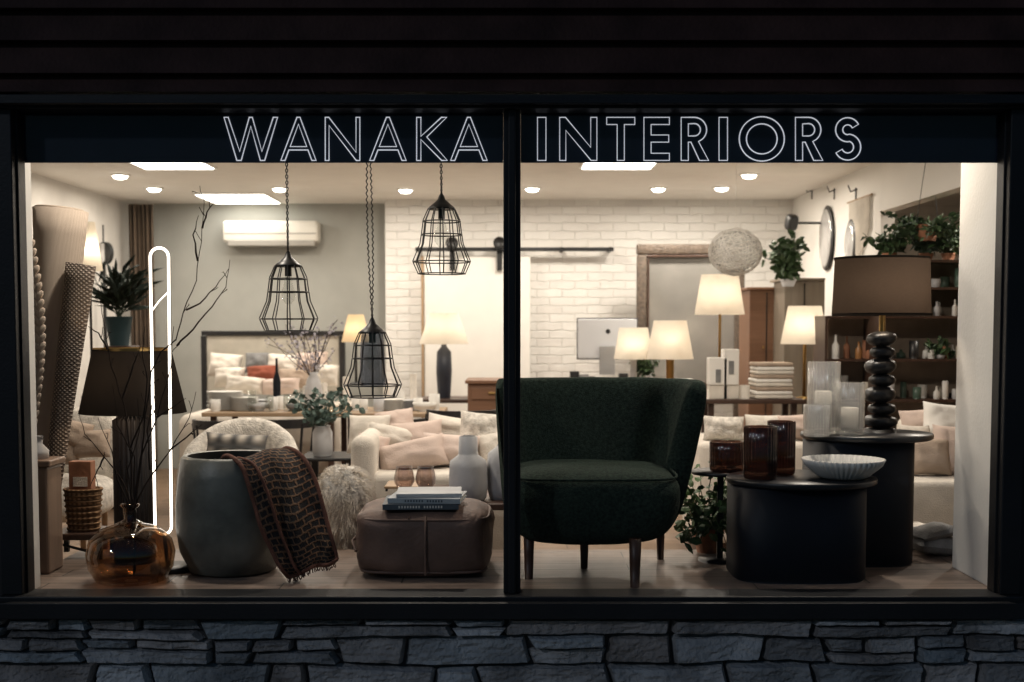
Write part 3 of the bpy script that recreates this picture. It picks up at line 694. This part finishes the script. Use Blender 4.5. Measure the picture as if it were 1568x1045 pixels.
with grp('sheepskin_stool'):
    c=P(527,780,1.12);ztop=P(527,714,1.12).z;zc_=(ztop+.55)/2;rx_=.118
    blob('seat',(c.x,1.12,zc_),rx_,.12,(ztop-.55)/2,creamk,.75,20,.15)
    vs=[];fs=[]
    for i in range(9000):
        u=U(0,2*pi);v=math.asin(U(-1,1));sg=lambda x,p:math.copysign(abs(x)**p,x)
        n_=Vector((sg(cos(v),.75)*sg(cos(u),.75)*rx_,sg(cos(v),.75)*sg(sin(u),.75)*.12,sg(sin(v),.75)*(ztop-.55)/2))
        p=Vector((c.x,1.12,zc_))+n_*.97;cl=noise.noise_vector(p*22)*1.2
        d=(n_.normalized()+Vector((U(-.4,.4),U(-.4,.4),U(-1.0,.1)))+cl).normalized();t=d.orthogonal().normalized()*.0018;b_=len(vs);l=U(.025,.05)
        vs+=[p-t,p+t,p+d*l*.6+t*.7+Vector((0,0,-.2*l)),p+d*l-Vector((0,0,.5*l))];fs+=[(b_,b_+1,b_+2),(b_,b_+2,b_+3)]
    mesh('fleece',vs,fs,M('fleece_wool',(.8,.74,.66),.9,.15,20),False)
    for dx,dy in((-.08,-.07),(.08,-.07),(-.08,.08),(.08,.08)):box('leg',c.x+dx-.012,c.x+dx+.012,1.12+dy-.012,1.12+dy+.012,SZ,.6,oak)
with grp('boucle_armchair'):
    y=1.7;c=P(358,700,y);vs=[];fs=[];n=28
    zt_=P(350,648,y).z
    for i in range(n+1):
        a_=pi*i/n;h=.62+.38*sin(a_)**.7
        for k in range(12):
            b_=2*pi*k/12;tk=.055
            z0_=.55;z1_=.55+(zt_-.55)*h
            zc_=(z0_+z1_)/2;vs.append((c.x+(cos(a_)*(.27+tk*cos(b_))),y+.1+sin(a_)*(.27+tk*cos(b_)),zc_+(z1_-zc_)*math.copysign(abs(sin(b_))**.5,sin(b_))))
    for i in range(n):
        for k in range(12):k2=(k+1)%12;fs.append((i*12+k,i*12+k2,(i+1)*12+k2,(i+1)*12+k))
    fs+=[tuple(range(12)),tuple(n*12+k for k in range(12))]
    mesh('shell_back',vs,fs,creamk);blob('seat_cushion',(c.x,y+.03,.6),.27,.28,.08,creamk,.6)
    for dx,dy in((-.2,-.15),(.2,-.15),(-.2,.25),(.2,.25)):cone('leg',(c.x+dx,y+dy,.56),(c.x+dx*1.15,y+dy*1.1,SZ),.018,.012,oak,10,1)
plaid=weave('plaid_fabric',(.6,.55,.48),(.1,.1,.1),25,25,.9,.1)
ppillow('cushion',362,684,96,40,1.55,plaid,-10,3,0,.13)
with grp('boucle_armchair'):
    c=P(88,690,2.2);blob('back',(c.x,2.4,c.z),.3,.1,.22,creamk,.6);blob('seat',(c.x,2.15,c.z-.25),.3,.28,.12,creamk,.6)
    for dx,dy in((-.2,-.15),(.2,-.15),(-.2,.2),(.2,.2)):cone('leg',(c.x+dx,2.15+dy,c.z-.3),(c.x+dx,2.15+dy,SZ),.018,.012,oak,10,1)
for px,py,m_ in((110,665,beige),(140,680,beige),(95,690,beige)):ppillow('cushion',px,py,60,45,2.0,m_,-15,U(-20,20),0,.14)
# ================= DISPLAY FOREGROUND
def pendant(px,top,y,k=1.,wav=0,bulb=True,big=False):
    s=S(y)
    with grp('cage_pendant_lamp'):
        o=P(px,top,y);x=o.x;z0=o.z;k_=s*k
        lathe('cap',x,y,[(.004,z0+.012),(4*k_,z0+.002),(6*k_,z0-5*k_),(14*k_,z0-12*k_),(20*k_,z0-17*k_),(21*k_,z0-20*k_),(19*k_,z0-19*k_)],black,28)
        prof=[(20,18),(28,36),(30,52),(33,72),(44,98),(43,101),(36,117)];ls=[]
        for i in range(12):
            a_=2*pi*i/12+.13;ls.append([(x+r*k_*cos(a_),y+r*k_*sin(a_),z0-h*k_) for r,h in prof])
        tubes('cage_wires',ls,.0025,black,res=1)
        rg=[[(x+r*k_*cos(t*2*pi/40),y+r*k_*sin(t*2*pi/40),z0-h*k_) for t in range(40)] for r,h in((28.5,38),(31,58),(43.5,99),(36,117))]
        tubes('cage_rings',rg,.0028,black,cyc=True,res=1)
        tubes('lamp_holder',[[(x,y,z0-14*k_),(x,y,z0-34*k_)]],.014,black)
        if big:
            CAP[0]=False;lathe('glass_cylinder',x,y,[(17*k_,z0-20*k_),(19*k_,z0-50*k_),(20*k_,z0-100*k_)],glass('smoke_glass',(.5,.53,.6),.8,.05,.08),24);CAP[0]=True
        lathe('bulb',x,y,[(.012,z0-34*k_),(.016,z0-42*k_),(.03,z0-58*k_),(.028,z0-68*k_),(.012,z0-76*k_),(.001,z0-77*k_)],clear,20)
        h_=CE-z0-.01;n=int(h_/.006);c1=[];c2=[]
        for i in range(n+1):
            z=z0+.01+h_*i/n;off=wav*sin(pi*min(1,i/n*1.2))*.6;ph=z*260
            c1.append((x+.003*cos(ph)+wav*.15*sin(i/n*7),y+.003*sin(ph),z));c2.append((x+.003*cos(ph+pi)-off,y+.003*sin(ph+pi),z))
        tubes('cord',[c1,c2],.0026,black,res=1)
        lathe('ceiling_rose',x,y,[(.05,CE-.001),(.045,CE-.02),(.01,CE-.03)],black,20)
pendant(441,389,.5,1.0,.006);pendant(570,491,.45,1.0,.03,big=True);pendant(676,301,.55,1.0,.008)
jute=weave('jute_weave',(.66,.55,.46),(.5,.41,.33),420,420,.95,.5,.003)
knit=weave('chunky_weave',(.5,.42,.35),(.1,.075,.06),150,150,.95,1,.008,rot=.75)
with grp('rolled_rug'):
    a_=P(93,322,.85);b_=Vector((P(58,800,.8).x,.80,FZ+.0))
    cone('roll',b_,a_,.035,.115,jute,32,14,.06)
    d=(a_-b_).normalized();e1=d.orthogonal().normalized();e2=d.cross(e1)
    tubes('spiral_end',[[a_+d*.003+(e1*cos(t*.35)+e2*sin(t*.35))*(.111-.0011*t) for t in range(95)]],.006,jute,res=1)
with grp('rolled_rug'):
    a_=P(124,405,.74);b_=Vector((P(66,800,.72).x,.72,FZ))
    cone('roll',b_,a_,.026,.062,knit,28,20,.06)
with grp('braided_rope'):
    pts=[P(44+14*sin(i/26*pi)+4*sin(i*.2),375+i*13,.5) for i in range(27)]
    for i,p in enumerate(pts[:-1]):
        for sgn in(-1,1):
            o=blob('braid',p+Vector((sgn*.008,0,0)),.013,.013,.024,jute,1,8);o.rotation_euler=(0,sgn*.6,0)
    tubes('core',[pts,[pts[0],Vector((pts[0].x,.5,CE))]],.008,jute)
with grp('wooden_pedestal'):
    pbox('body',38,716,74,880,.35,.16,wood('rough_wood',(.16,.1,.07),(.32,.22,.16),'Z'),.01,base=FZ);pbox('top',35,706,76,716,.34,.18,MC['rough_wood'],.006)
plathe('ceramic_jug',56,.43,[(10,668),(9,680),(18,690),(18,702),(14,707)],cer,base=P(56,706,.34).z)
with grp('wicker_basket'):
    c=P(134,780,.8);zb_=P(134,818,.78).z-.028
    z1=P(134,745,.8).z
    CAP[0]=False;lathe('basket',c.x,.75,[(.001,zb_+.032),(.062,zb_+.03),(.075,z1-.02),(.08,z1),(.07,z1-.004),(.06,zb_+.05)],wick,40,fl=.03,nf=20,sy=.8);CAP[0]=True
    for i in range(9):
        z=zb_+.035+(z1-zb_-.04)*i/8;r=.064+.014*i/8;tubes('weave_ring',[[(c.x+r*1.02*cos(t*pi/20),.75+r*.82*sin(t*pi/20),z) for t in range(40)]],.005,wick,cyc=True,res=1)
    box('gift_box',c.x-.05,c.x+.045,.72,.78,zb_+.04,P(134,706,.75).z,terra,.003);box('gift_tag',c.x-.03,c.x+.03,.716,.7195,z1+.01,z1+.05,cream)
with grp('low_stool'):
    pbox('seat',75,818,164,828,.66,.22,darkw,.006)
    s1=P(75,822,.7);s2=P(162,822,.7);zt_=s1.z
    for sx in(s1.x+.02,s2.x-.02):
        for yy in(.67,.84):box('leg',sx-.01,sx+.01,yy,yy+.02,FZ,zt_-.01,black)
    tubes('brace',[[(s1.x+.02,.68,zt_-.02),(s2.x-.02,.68,FZ+.02)]],.006,black)
with grp('table_lamp'):
    y=.62;s=S(y)
    plathe('shade',203,y,[(58,535),(80,632)],shadeK,cap=False,seg=48)
    plathe('shade_trim',203,y,[(58.6,533),(58.6,537)],brass,cap=False,seg=48)
    c=P(203,640,y)
    lathe('ribbed_column',c.x,y,[(.05,c.z+.01),(.078,c.z-.01),(.078,FZ+.12),(.06,FZ+.1)],M('ribbed_dark',(.02,.015,.014),.45,.2),96,fl=.05,nf=24)
    lathe('base',c.x,y,[(.06,FZ+.1),(.085,FZ+.09),(.085,FZ)],MC['ribbed_dark'],32)
    tubes('harp',[[(c.x,y,c.z),(c.x,y,c.z+.2)]],.006,brass);lathe('bulb',c.x,y,[(.012,c.z+.08),(.03,c.z+.12),(.02,c.z+.16),(.001,c.z+.17)],jetM,20)
    plight('bulb_light',(c.x,y-.05,c.z+.16),1.6,(1,.72,.45),.03)
ledM=M('led_diffuser',(1,.9,.8),.4,0,emit=3.2,ecol=(1,.88,.76))
with grp('led_loop_floor_lamp'):
    y=.42
    topc=P(244,394,y);botc=P(250,806,y);r=14*S(y)
    loop=[topc+Vector((r*cos(radians(t)),0,r*sin(radians(t)))) for t in range(0,181,15)]+[botc+Vector((r*.9*cos(radians(t)),0,r*.9*sin(radians(t)))) for t in range(180,361,15)]
    tubes('led_tube',[loop],.0056,ledM,cyc=True,res=3)
    tubes('back_channel',[[p+Vector((0,.012,0)) for p in loop]],.0055,black,cyc=True,res=2)
    tubes('dimmer_link',[[P(233,476,y+.01),P(243,462,y),P(258,447,y+.01)]],.0025,ledM)
    bx=botc.x+.03;lathe('base_disc',bx,y+.02,[(.001,FZ+.022),(.085,FZ+.022),(.09,FZ+.016),(.09,FZ)],black,40)
    tubes('post',[[Vector((botc.x+.0,y+.01,botc.z-.03)),Vector((botc.x+.01,y+.02,FZ+.02))]],.008,black)
with grp('amber_glass_vase'):
    y=.24;s=S(y)
    c=P(200,840,y);pr=[(14,771),(14.5,774),(10,779),(9,795),(20,801),(45,810),(62,826),(67,846),(64,868),(52,888),(30,897)]
    plathe('glass_body',200,y,pr,amber,base=FZ+.001,cap=False,seg=56)
    plathe('glass_inner_wall',200,y,[(9,772),(7,780),(6,797),(19,805),(43,814),(58,829),(63,846),(60,866),(48,884),(1,890)],amber,cap=False,seg=56)
    lathe('neck_ring',c.x,y,[(12*s,P(200,776,y).z),(15*s,P(200,774,y).z),(12*s,P(200,771,y).z)],amber,32)
    ls=[]
    T=[[(205,880),(207,780),(215,720),(222,640),(232,570),(245,540),(270,520),(280,480),(300,430),(308,370),(312,310),(306,285)],
       [(270,530),(295,505),(325,470),(345,440),(352,398)],[(285,475),(305,465),(330,440),(350,412)],[(303,400),(296,360),(304,330)],[(309,350),(318,325),(330,305)],
       [(205,870),(203,780),(200,700),(190,620),(170,560),(160,500),(150,440)],[(198,690),(220,640),(226,580),(218,540),(222,500)],[(188,610),(205,560),(215,530)],
       [(207,875),(204,785),(190,740),(160,700),(130,665),(120,630)],[(204,780),(230,730),(260,690),(290,640),(300,600)],[(260,690),(285,670),(310,650)],[(205,770),(215,700),(240,640),(262,560),(266,500)],
       [(203,785),(180,735),(170,690),(150,640)],[(230,720),(225,660),(238,600)],[(165,535),(150,510),(135,500)],[(205,790),(196,720),(214,660),(210,610)],[(206,800),(206,700),(180,650),(172,590)],[(160,700),(150,720),(138,745)],[(240,640),(262,625),(285,610)]]
    for t in T:
        dy=U(-.05,.08);pts=[]
        for i in range(len(t)-1):
            for k in range(3):
                f=k/3;q=(t[i][0]*(1-f)+t[i+1][0]*f+U(-1.1,1.1),t[i][1]*(1-f)+t[i+1][1]*f)
                hz=max(0,(790-q[1])/500);pts.append(P(q[0],q[1],y+dy*min(1,hz*2)))
        pts.append(P(t[-1][0],t[-1][1],y+dy));ls.append(pts)
    tubes('twigs',ls,.0042,twigM,res=1,taper=True)
    tw=[]
    for l in ls:
        for j in range(len(l)//3,len(l)-1,2):
            p=l[j]
            if U(0,1)<.6 and p.z>FZ+.35:
                dd=(l[j+1]-p).normalized();tw.append(branch(p,dd+Vector((R.choice((-.7,.7)),U(-.3,.3),.2)),U(.02,.055),4,.15))
    tubes('small_twigs',tw,.0014,twigM,res=1)
    leaves('buds',[p[-1] for p in tw],.009,twigM,.6)
with grp('stoneware_planter'):
    y=.44
    plathe('pot',356,y,[(66,697),(72,696),(76,700),(81,730),(85,770),(85,805),(80,840),(66,870),(52,884)],potM,base=FZ,seg=64,cap=False)
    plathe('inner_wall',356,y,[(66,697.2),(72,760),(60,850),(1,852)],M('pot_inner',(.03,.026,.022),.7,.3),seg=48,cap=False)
def throwmat():
    m=M('knitted_throw_mat',(.06,.03,.03),.95,.3,40,.4,200);nt,n,L,b=nodesof(m)
    tc=n.new('ShaderNodeTexCoord');br=n.new('ShaderNodeTexBrick')
    nz=n.new('ShaderNodeTexNoise');nz.inputs['Scale'].default_value=30
    va=n.new('ShaderNodeVectorMath');va.operation='MULTIPLY_ADD';va.inputs[1].default_value=(.03,.03,0);L.new(nz.outputs['Color'],va.inputs[0]);L.new(tc.outputs['UV'],va.inputs[2]);L.new(tc.outputs['UV'],nz.inputs['Vector'])
    br.inputs['Scale'].default_value=8;br.inputs['Brick Width'].default_value=.95;br.inputs['Row Height'].default_value=.55;br.inputs['Mortar Size'].default_value=.12;br.inputs['Mortar Smooth'].default_value=.7
    br.inputs['Color1'].default_value=(.008,.007,.01,1);br.inputs['Color2'].default_value=(.02,.016,.016,1)
    n4=n.new('ShaderNodeTexNoise');n4.inputs['Scale'].default_value=3;L.new(tc.outputs['UV'],n4.inputs['Vector'])
    cm=n.new('ShaderNodeMix');cm.data_type='RGBA';cm.inputs[6].default_value=(.2,.075,.04,1);cm.inputs[7].default_value=(.2,.14,.08,1);L.new(n4.outputs['Fac'],cm.inputs[0]);L.new(cm.outputs[2],br.inputs['Mortar'])
    L.new(va.outputs[0],br.inputs['Vector']);L.new(br.outputs['Color'],b.inputs['Base Color'])
    ad=n.new('ShaderNodeMath');ad.operation='MULTIPLY_ADD';ad.inputs[1].default_value=.8;n3=n.new('ShaderNodeTexNoise');n3.inputs['Scale'].default_value=90;L.new(tc.outputs['UV'],n3.inputs['Vector']);L.new(n3.outputs['Fac'],ad.inputs[0]);L.new(br.outputs['Fac'],ad.inputs[2])
    bp=n.new('ShaderNodeBump');bp.inputs['Strength'].default_value=1;bp.inputs['Distance'].default_value=.012;L.new(ad.outputs[0],bp.inputs['Height']);L.new(bp.outputs[0],b.inputs['Normal']);return m
def cr(p0,p1,p2,p3,t):return .5*((2*p1)+(-p0+p2)*t+(2*p0-5*p1+4*p2-p3)*t*t+(-p0+3*p1-3*p2+p3)*t**3)
with grp('knitted_throw'):
    rows=[((338,712,.42),(418,700,.56)),((345,702,.30),(440,684,.50)),((368,714,.215),(462,698,.42)),((386,760,.19),(482,735,.37)),((403,815,.18),(499,790,.33)),((424,860,.19),(512,835,.30)),((442,882,.22),(516,856,.28))]
    rp=[(P(*a_),P(*b_)) for a_,b_ in rows]
    NV=48;NU=26;vs=[];uv=[];fs=[]
    for j in range(NV+1):
        f=j/NV*(len(rp)-1);i=min(int(f),len(rp)-2);t=f-i
        g=lambda k,e:rp[max(0,min(len(rp)-1,k))][e]
        A=cr(g(i-1,0),g(i,0),g(i+1,0),g(i+2,0),t);B=cr(g(i-1,1),g(i,1),g(i+1,1),g(i+2,1),t)
        for k in range(NU+1):
            q=k/NU;p=A.lerp(B,q);p=p+Vector((0,-.035*sin(pi*q)+.014*sin(q*14+j*.1)+.014*noise.noise(Vector((q*5,j*.15,0))),.008*sin(q*9+j*.2)))
            vs.append(p);uv.append((q*.95,j/NV*1.9))
    for j in range(NV):
        for k in range(NU):a_=j*(NU+1)+k;fs.append((a_,a_+NU+1,a_+NU+2,a_+1))
    o=mesh('blanket',vs,fs,throwmat(),uv=uv);m_=o.modifiers.new('s','SOLIDIFY');m_.thickness=.014
    hem=M('throw_hem',(.13,.05,.032),.9,.2,20,.6,150)
    for e in(0,NU):tubes('edge_trim',[[vs[j*(NU+1)+e] for j in range(NV+1)]],.009,hem)
    tubes('edge_trim',[[vs[NV*(NU+1)+k] for k in range(NU+1)]],.008,hem)
    tubes('centre_seam',[[vs[j*(NU+1)+7]-Vector((0,.012,0)) for j in range(NV+1)]],.006,hem)
    fr=[]
    for k in range(0,NU*2):
        p=vs[NV*(NU+1)+k//2]+Vector((U(0,.006),0,0));fr.append([p,p+Vector((U(-.004,.004),U(-.01,.01),-.012)),p+Vector((U(-.008,.008),U(-.01,.01),-.022))])
    tubes('fringe',fr,.0016,M('fringe_yarn',(.06,.035,.03),.9,.2),res=1)
with grp('leather_pouf'):
    y=.47;c=P(652,835,y);z1=P(652,779,.3).z;hz=(z1-FZ)/2;rx=106*S(.3)
    blob('body',(c.x,y,FZ+hz),rx,.235,hz,leather,.38,34,.06)
    sg=lambda x,p:math.copysign(abs(x)**p,x)
    seam=[]
    for zf in(.72,-.8):
        ph=math.asin(max(-1,min(1,math.copysign(abs(zf)**(1/.38),zf))))
        cp=cos(ph)**.38
        seam.append([(c.x+cp*sg(cos(t*pi/40),.38)*rx*1.0,y+cp*sg(sin(t*pi/40),.38)*.235,FZ+hz+hz*zf) for t in range(80)])
    tubes('piping',seam,.0055,leather,cyc=True)
    tubes('side_seam',[[(c.x+.015,y-.238,FZ+.02),(c.x+.015,y-.243,FZ+hz),(c.x+.015,y-.232,FZ+2*hz-.03),(c.x+.012,y-.15,FZ+2*hz+.003),(c.x,y+.2,FZ+2*hz)],[(c.x-.05,y-.23,FZ+2*hz-.03),(c.x-.04,y+.1,FZ+2*hz+.003)]],.004,leather)
    tubes('handle',[[(c.x-rx*.95,y-.1,FZ+hz*1.2),(c.x-rx*1.03,y-.16,FZ+hz*1.05),(c.x-rx*.96,y-.2,FZ+hz*.8)]],.006,leather)
def book(x0,x1,y0,y1,z,th,cov,rz,title=None):
    with grp('book'):
        cx,cy=(x0+x1)/2,(y0+y1)/2;rot=Euler((0,0,rz))
        box('cover_bottom',x0,x1,y0,y1,z,z+.003,cov,rot=rot);box('cover_top',x0,x1,y0,y1,z+th-.003,z+th,cov,rot=rot)
        box('pages',x0+.004,x1-.004,y0+.004,y1-.004,z+.0031,z+th-.0031,paper,rot=rot)
        sp=box('spine',x0,x1,y0-.001,y0+.003,z+.0005,z+th-.0005,cov,rot=rot)
        M_=Matrix.Rotation(rz,3,'Z');v=Vector((0,y0-.0015+.001-cy,0));sp.location=Vector((cx,cy,z+th/2))+M_@v
        if title:
            for k in range(title):
                bx=box('spine_letter',0,.006,0,.0012,0,th*.42,paper if cov is bookD else bookD,rot=rot);lx=-(title*.011)/2+k*.011+ (0.01 if k>title//2 else 0)
                bx.location=Vector((cx,cy,z+th/2))+M_@Vector((lx,y0-.0035-cy,0))
zt_=FZ+2*hz
xa,xb=P(588,780,.35).x,P(706,780,.35).x
book(xa,xb-.01,.26,.52,zt_+.001,.022,bookD,.03,15);book(xa+.03,xb+.01,.27,.5,zt_+.024,.02,bookB,-.08,13);book(xa+.05,xb+.0,.29,.5,zt_+.0455,.014,M('book_white',(.5,.52,.54),.5,.1),.05,0)
with grp('green_armchair'):
    nU=30;vs=[];fs=[]
    plan=[Vector((-.06,.68,0)),Vector((.04,.76,0)),Vector((.2,.80,0)),Vector((.42,.80,0)),Vector((.62,.76,0)),Vector((.725,.66,0)),Vector((.755,.54,0)),Vector((.75,.46,0))]
    plan2=[Vector((.0,.66,0)),Vector((.06,.70,0)),Vector((.2,.72,0)),Vector((.38,.72,0)),Vector((.5,.69,0)),Vector((.575,.62,0)),Vector((.60,.54,0)),Vector((.60,.48,0))]
    ztp=P(940,578,.8).z;zbt=FZ+.16
    def ev(pl,t):
        f=t*(len(pl)-1);i=min(int(f),len(pl)-2);g=lambda k:pl[max(0,min(len(pl)-1,k))];return cr(g(i-1),g(i),g(i+1),g(i+2),f-i)
    for i in range(nU+1):
        t=i/nU;endr=min(1,min(t,1-t)/.06);er=sqrt(max(0,1-(1-endr)**2));er=.25+.75*er
        top=ztp-(.03*max(0,(t-.86)/.14)**2)-(.02 if t<.03 else 0)
        for k in range(40):
            a_=2*pi*k/40;cz_=math.copysign(abs(sin(a_))**.35,sin(a_));cn=math.copysign(abs(cos(a_))**.6,cos(a_))
            v=(cz_+1)/2
            vv=v**.8
            p=ev(plan2,t).lerp(ev(plan,t),vv);q=ev(plan2,min(1,t+.01)).lerp(ev(plan,min(1,t+.01)),vv);p_=ev(plan2,max(0,t-.01)).lerp(ev(plan,max(0,t-.01)),vv)
            d=(q-p_).normalized();nn=Vector((-d.y,d.x,0))
            th=(.05+.012*(1-v))*er
            zz_=zbt+(top-zbt)*v
            zm=(zbt+top)/2;zz_=zm+(zz_-zm)*(.9+.1*er)
            vs.append(Vector((p.x,p.y,0))+nn*cn*th+Vector((0,0,zz_+.004*noise.noise(Vector((t*9,k*.3,0))))))
    for i in range(nU):
        for k in range(40):k2=(k+1)%40;fs.append((i*40+k,i*40+k2,(i+1)*40+k2,(i+1)*40+k))
    fs+=[tuple(range(40)),tuple(nU*40+k for k in range(40))]
    mesh('backrest',vs,fs,dgreen)
    z0=FZ+.135;z1=P(900,716,.3).z
    blob('seat',(P(905,780,.35).x,.42,(z0+z1)/2),.345,.31,(z1-z0)/2,dgreen,.42,30,.03,taperb=.16)
    tubes('seat_piping',[[(P(905,780,.35).x+.33*math.copysign(abs(cos(t))**.42,cos(t)),.42+.3*math.copysign(abs(sin(t))**.42,sin(t)),z1-.028) for t in [k*2*pi/80 for k in range(80)]]],.005,dgreen,cyc=True)
    for px,py,r in((810,888,.02),(973,901,.022),(895,872,.018),(1012,858,.018)):
        c=onz(px,py,FZ);cone('leg',(c.x,c.y+.02,FZ),(c.x,c.y+.02,z0+.05),r*.8,r*1.1,wood('leg_wood',(.04,.017,.01),(.08,.035,.02),'Z'),16,2)
def plinth(nm,pxl,pxr,cy,hy,z1,tl,tr,tw,fl=True):
    with grp(nm):
        xa=P(pxl,800,cy-hy*.2).x;xb=P(pxr,800,cy-hy*.2).x;cx=(xa+xb)/2;hx=(xb-xa)/2
        def ring(hx,hy,z,n=96,e=.55,f=0):
            return [(cx+math.copysign(abs(cos(a_))**e,cos(a_))*hx,cy+math.copysign(abs(sin(a_))**e,sin(a_))*hy,z) for a_ in [2*pi*k/n for k in range(n)]]
        vs=ring(hx*.97,hy*.97,FZ)+ring(hx,hy,FZ+.01)+ring(hx,hy,z1-.03)+ring(hx*.9,hy*.9,z1-.025);n=96
        fs=[(i*n+k,i*n+(k+1)%n,(i+1)*n+(k+1)%n,(i+1)*n+k) for i in range(3) for k in range(n)]+[tuple(range(n)),tuple(3*n+k for k in range(n))]
        mesh('plinth_body',vs,fs,navy,True)
        ta=P(tl,700,cy-hy*.2).x;tb=P(tr,700,cy-hy*.2).x;tx=(ta+tb)/2;th=(tb-ta)/2
        lathe('table_top',tx,cy,[(.001,z1-.0245),(th*.97,z1-.0245),(th,z1-.018),(th,z1-.006),(th*.99,z1),(.001,z1)],M('table_black',(.009,.01,.013),.35,.2),64,sy=tw/th)
Z1=P(1230,733,.3).z
plinth('plinth_side_table',1120,1322,.36,.2,Z1,1116,1346,.25)
Z2=P(1330,662,.7).z
plinth('plinth_side_table',1237,1393,.68,.19,Z2,1230,1430,.24)
def gvase(nm,px,y,w_,pt,base,mat,fl=False,dbl=True):
    with grp(nm):
        s=S(y);x=P(px,700,y).x;zt_=P(px,pt,y).z;r=w_*s
        k=dict(seg=112,fl=.025,nf=28) if fl else dict(seg=40)
        CAP[0]=False
        lathe('glass_body',x,y,[(r*.9,base+.001),(r*.97,base+.006),(r,base+.02),(r,zt_-.002),(r*.97,zt_),(r*.94,zt_-.002),(r*.92,base+.03),(.001,base+.022)],mat,**k)
        CAP[0]=True;lathe('glass_foot',x,y,[(.001,base+.0005),(r*.88,base+.0005),(r*.88,base+.012),(.001,base+.012)],mat,40)
gvase('brown_glass_vase',1164,.30,25,653,Z1,brownG,True)
gvase('brown_glass_vase',1196,.44,21,645,Z1,brownG,True)
gvase('brown_glass_vase',1113,.62,26,676,P(1113,722,.62).z,brownG,True)
with grp('small_side_table'):
    z=P(1113,722,.62).z;x=P(1105,722,.62).x;lathe('top',x,.65,[(.001,z-.014),(.12,z-.014),(.12,z),(.001,z)],black,40);box('post',x-.012,x+.012,.64,.66,FZ+.01,z-.014,black);lathe('foot',x,.65,[(.09,FZ),(.09,FZ+.01),(.001,FZ+.012)],black,32)
gvase('hurricane_glass_vase',1260,.62,24,554,Z2,frost,True);gvase('hurricane_glass_vase',1301,.56,21,586,Z2,frost,True);gvase('hurricane_glass_vase',1250,.5,20,620,Z2,frost,True)
for px,yy,t in((1260,.62,600),(1301,.56,625)):
    x=P(px,640,yy).x;lathe('pillar_candle',x,yy,[(.001,Z2+.024),(.035,Z2+.024),(.035,P(px,t,yy).z),(.03,P(px,t,yy).z+.003),(.001,P(px,t,yy).z-.004)],cream,28)
with grp('pleated_bowl'):
    x=P(1291,710,.3).x;s=S(.3);r=62*s;h=.078
    CAP[0]=False;lathe('bowl_body',x,.3,[(.001,Z1+.004),(r*.5,Z1+.003),(r*.62,Z1+.012),(r*.93,Z1+h*.7),(r,Z1+h),(r*.97,Z1+h),(r*.88,Z1+h*.68),(r*.55,Z1+.02),(.001,Z1+.016)],M('matte_white',(.68,.66,.62),.6,.05),192,fl=.03,nf=44);CAP[0]=True
with grp('pebble_stack_lamp'):
    y=.72;x=P(1349,600,y).x;s=S(y);peb=M('black_pebble',(.009,.008,.008),.42,.3,12,.2,60)
    z=Z2;lathe('base',x,y,[(.07,Z2),(.07,Z2+.012),(.03,Z2+.02)],peb,32);z=Z2+.018
    for wd,hh,dx in((.085,.055,.0),(.07,.05,.006),(.08,.07,-.006),(.066,.052,.005),(.078,.066,-.004),(.062,.052,.004),(.074,.062,0)):
        blob('pebble',(x+dx,y,z+hh/2),wd*.84,wd*.8,hh/2*1.04,peb,.9,16,.05,rot=Euler((U(-.1,.1),U(-.08,.08),0)));z+=hh
    tubes('neck',[[(x,y,z-.01),(x,y,P(1349,440,y).z)]],.014,brass)
    plathe('shade',1350,y,[(70,396),(73,482)],shadeD,cap=False,seg=56);plathe('trim_top',1350,y,[(70.6,394.5),(70.6,398)],shadeK,cap=False,seg=56);plathe('trim_bottom',1350,y,[(73.6,480),(73.6,484)],shadeK,cap=False,seg=56)
    c=P(1349,440,y);lathe('bulb',x,y,[(.012,c.z-.03),(.03,c.z+.01),(.001,c.z+.04)],white,20);plight('bulb_light',(x,y-.05,c.z+.0),2.6,(1,.8,.6),.035)
with grp('trailing_plant'):
    b_=P(1085,800,.85)
    lathe('pot',b_.x,.85,[(.05,FZ),(.07,FZ+.1),(.072,FZ+.11),(.06,FZ+.1)],terra,28)
    ls,pt=bushy((b_.x,.83,FZ+.1),34,.3,.8,.7,11,.3,.02);l2,p2=bushy((b_.x-.01,.7,FZ+.16),14,.24,.7,-.1,9,.3,.06)
    ok=lambda p:p.z>FZ+.01 and p.y<1.1
    tubes('stems',[l for l in ls+l2 if all(ok(q) for q in l)],.0022,leafM,res=1);leaves('foliage',[p for p in pt+p2 if ok(p)],.048,M('leaf_bright',(.07,.13,.045),.5,.4,20),.6)
cam=bpy.data.cameras.new('camera');co=bpy.data.objects.new('camera',cam);add(co)
co.location=(0,-D,CZ);co.rotation_euler=(radians(90)-TH,0,0);cam.lens=F/1568*36;cam.sensor_width=36;cam.shift_y=(CYP-522.5)/1568
cam.clip_end=2000;cam.clip_start=.05;cam.dof.use_dof=True;cam.dof.focus_distance=4.95;cam.dof.aperture_fstop=2.8
bpy.context.scene.camera=co
sc=bpy.context.scene;sc.view_settings.view_transform='Standard';sc.view_settings.look='None';sc.view_settings.exposure=0
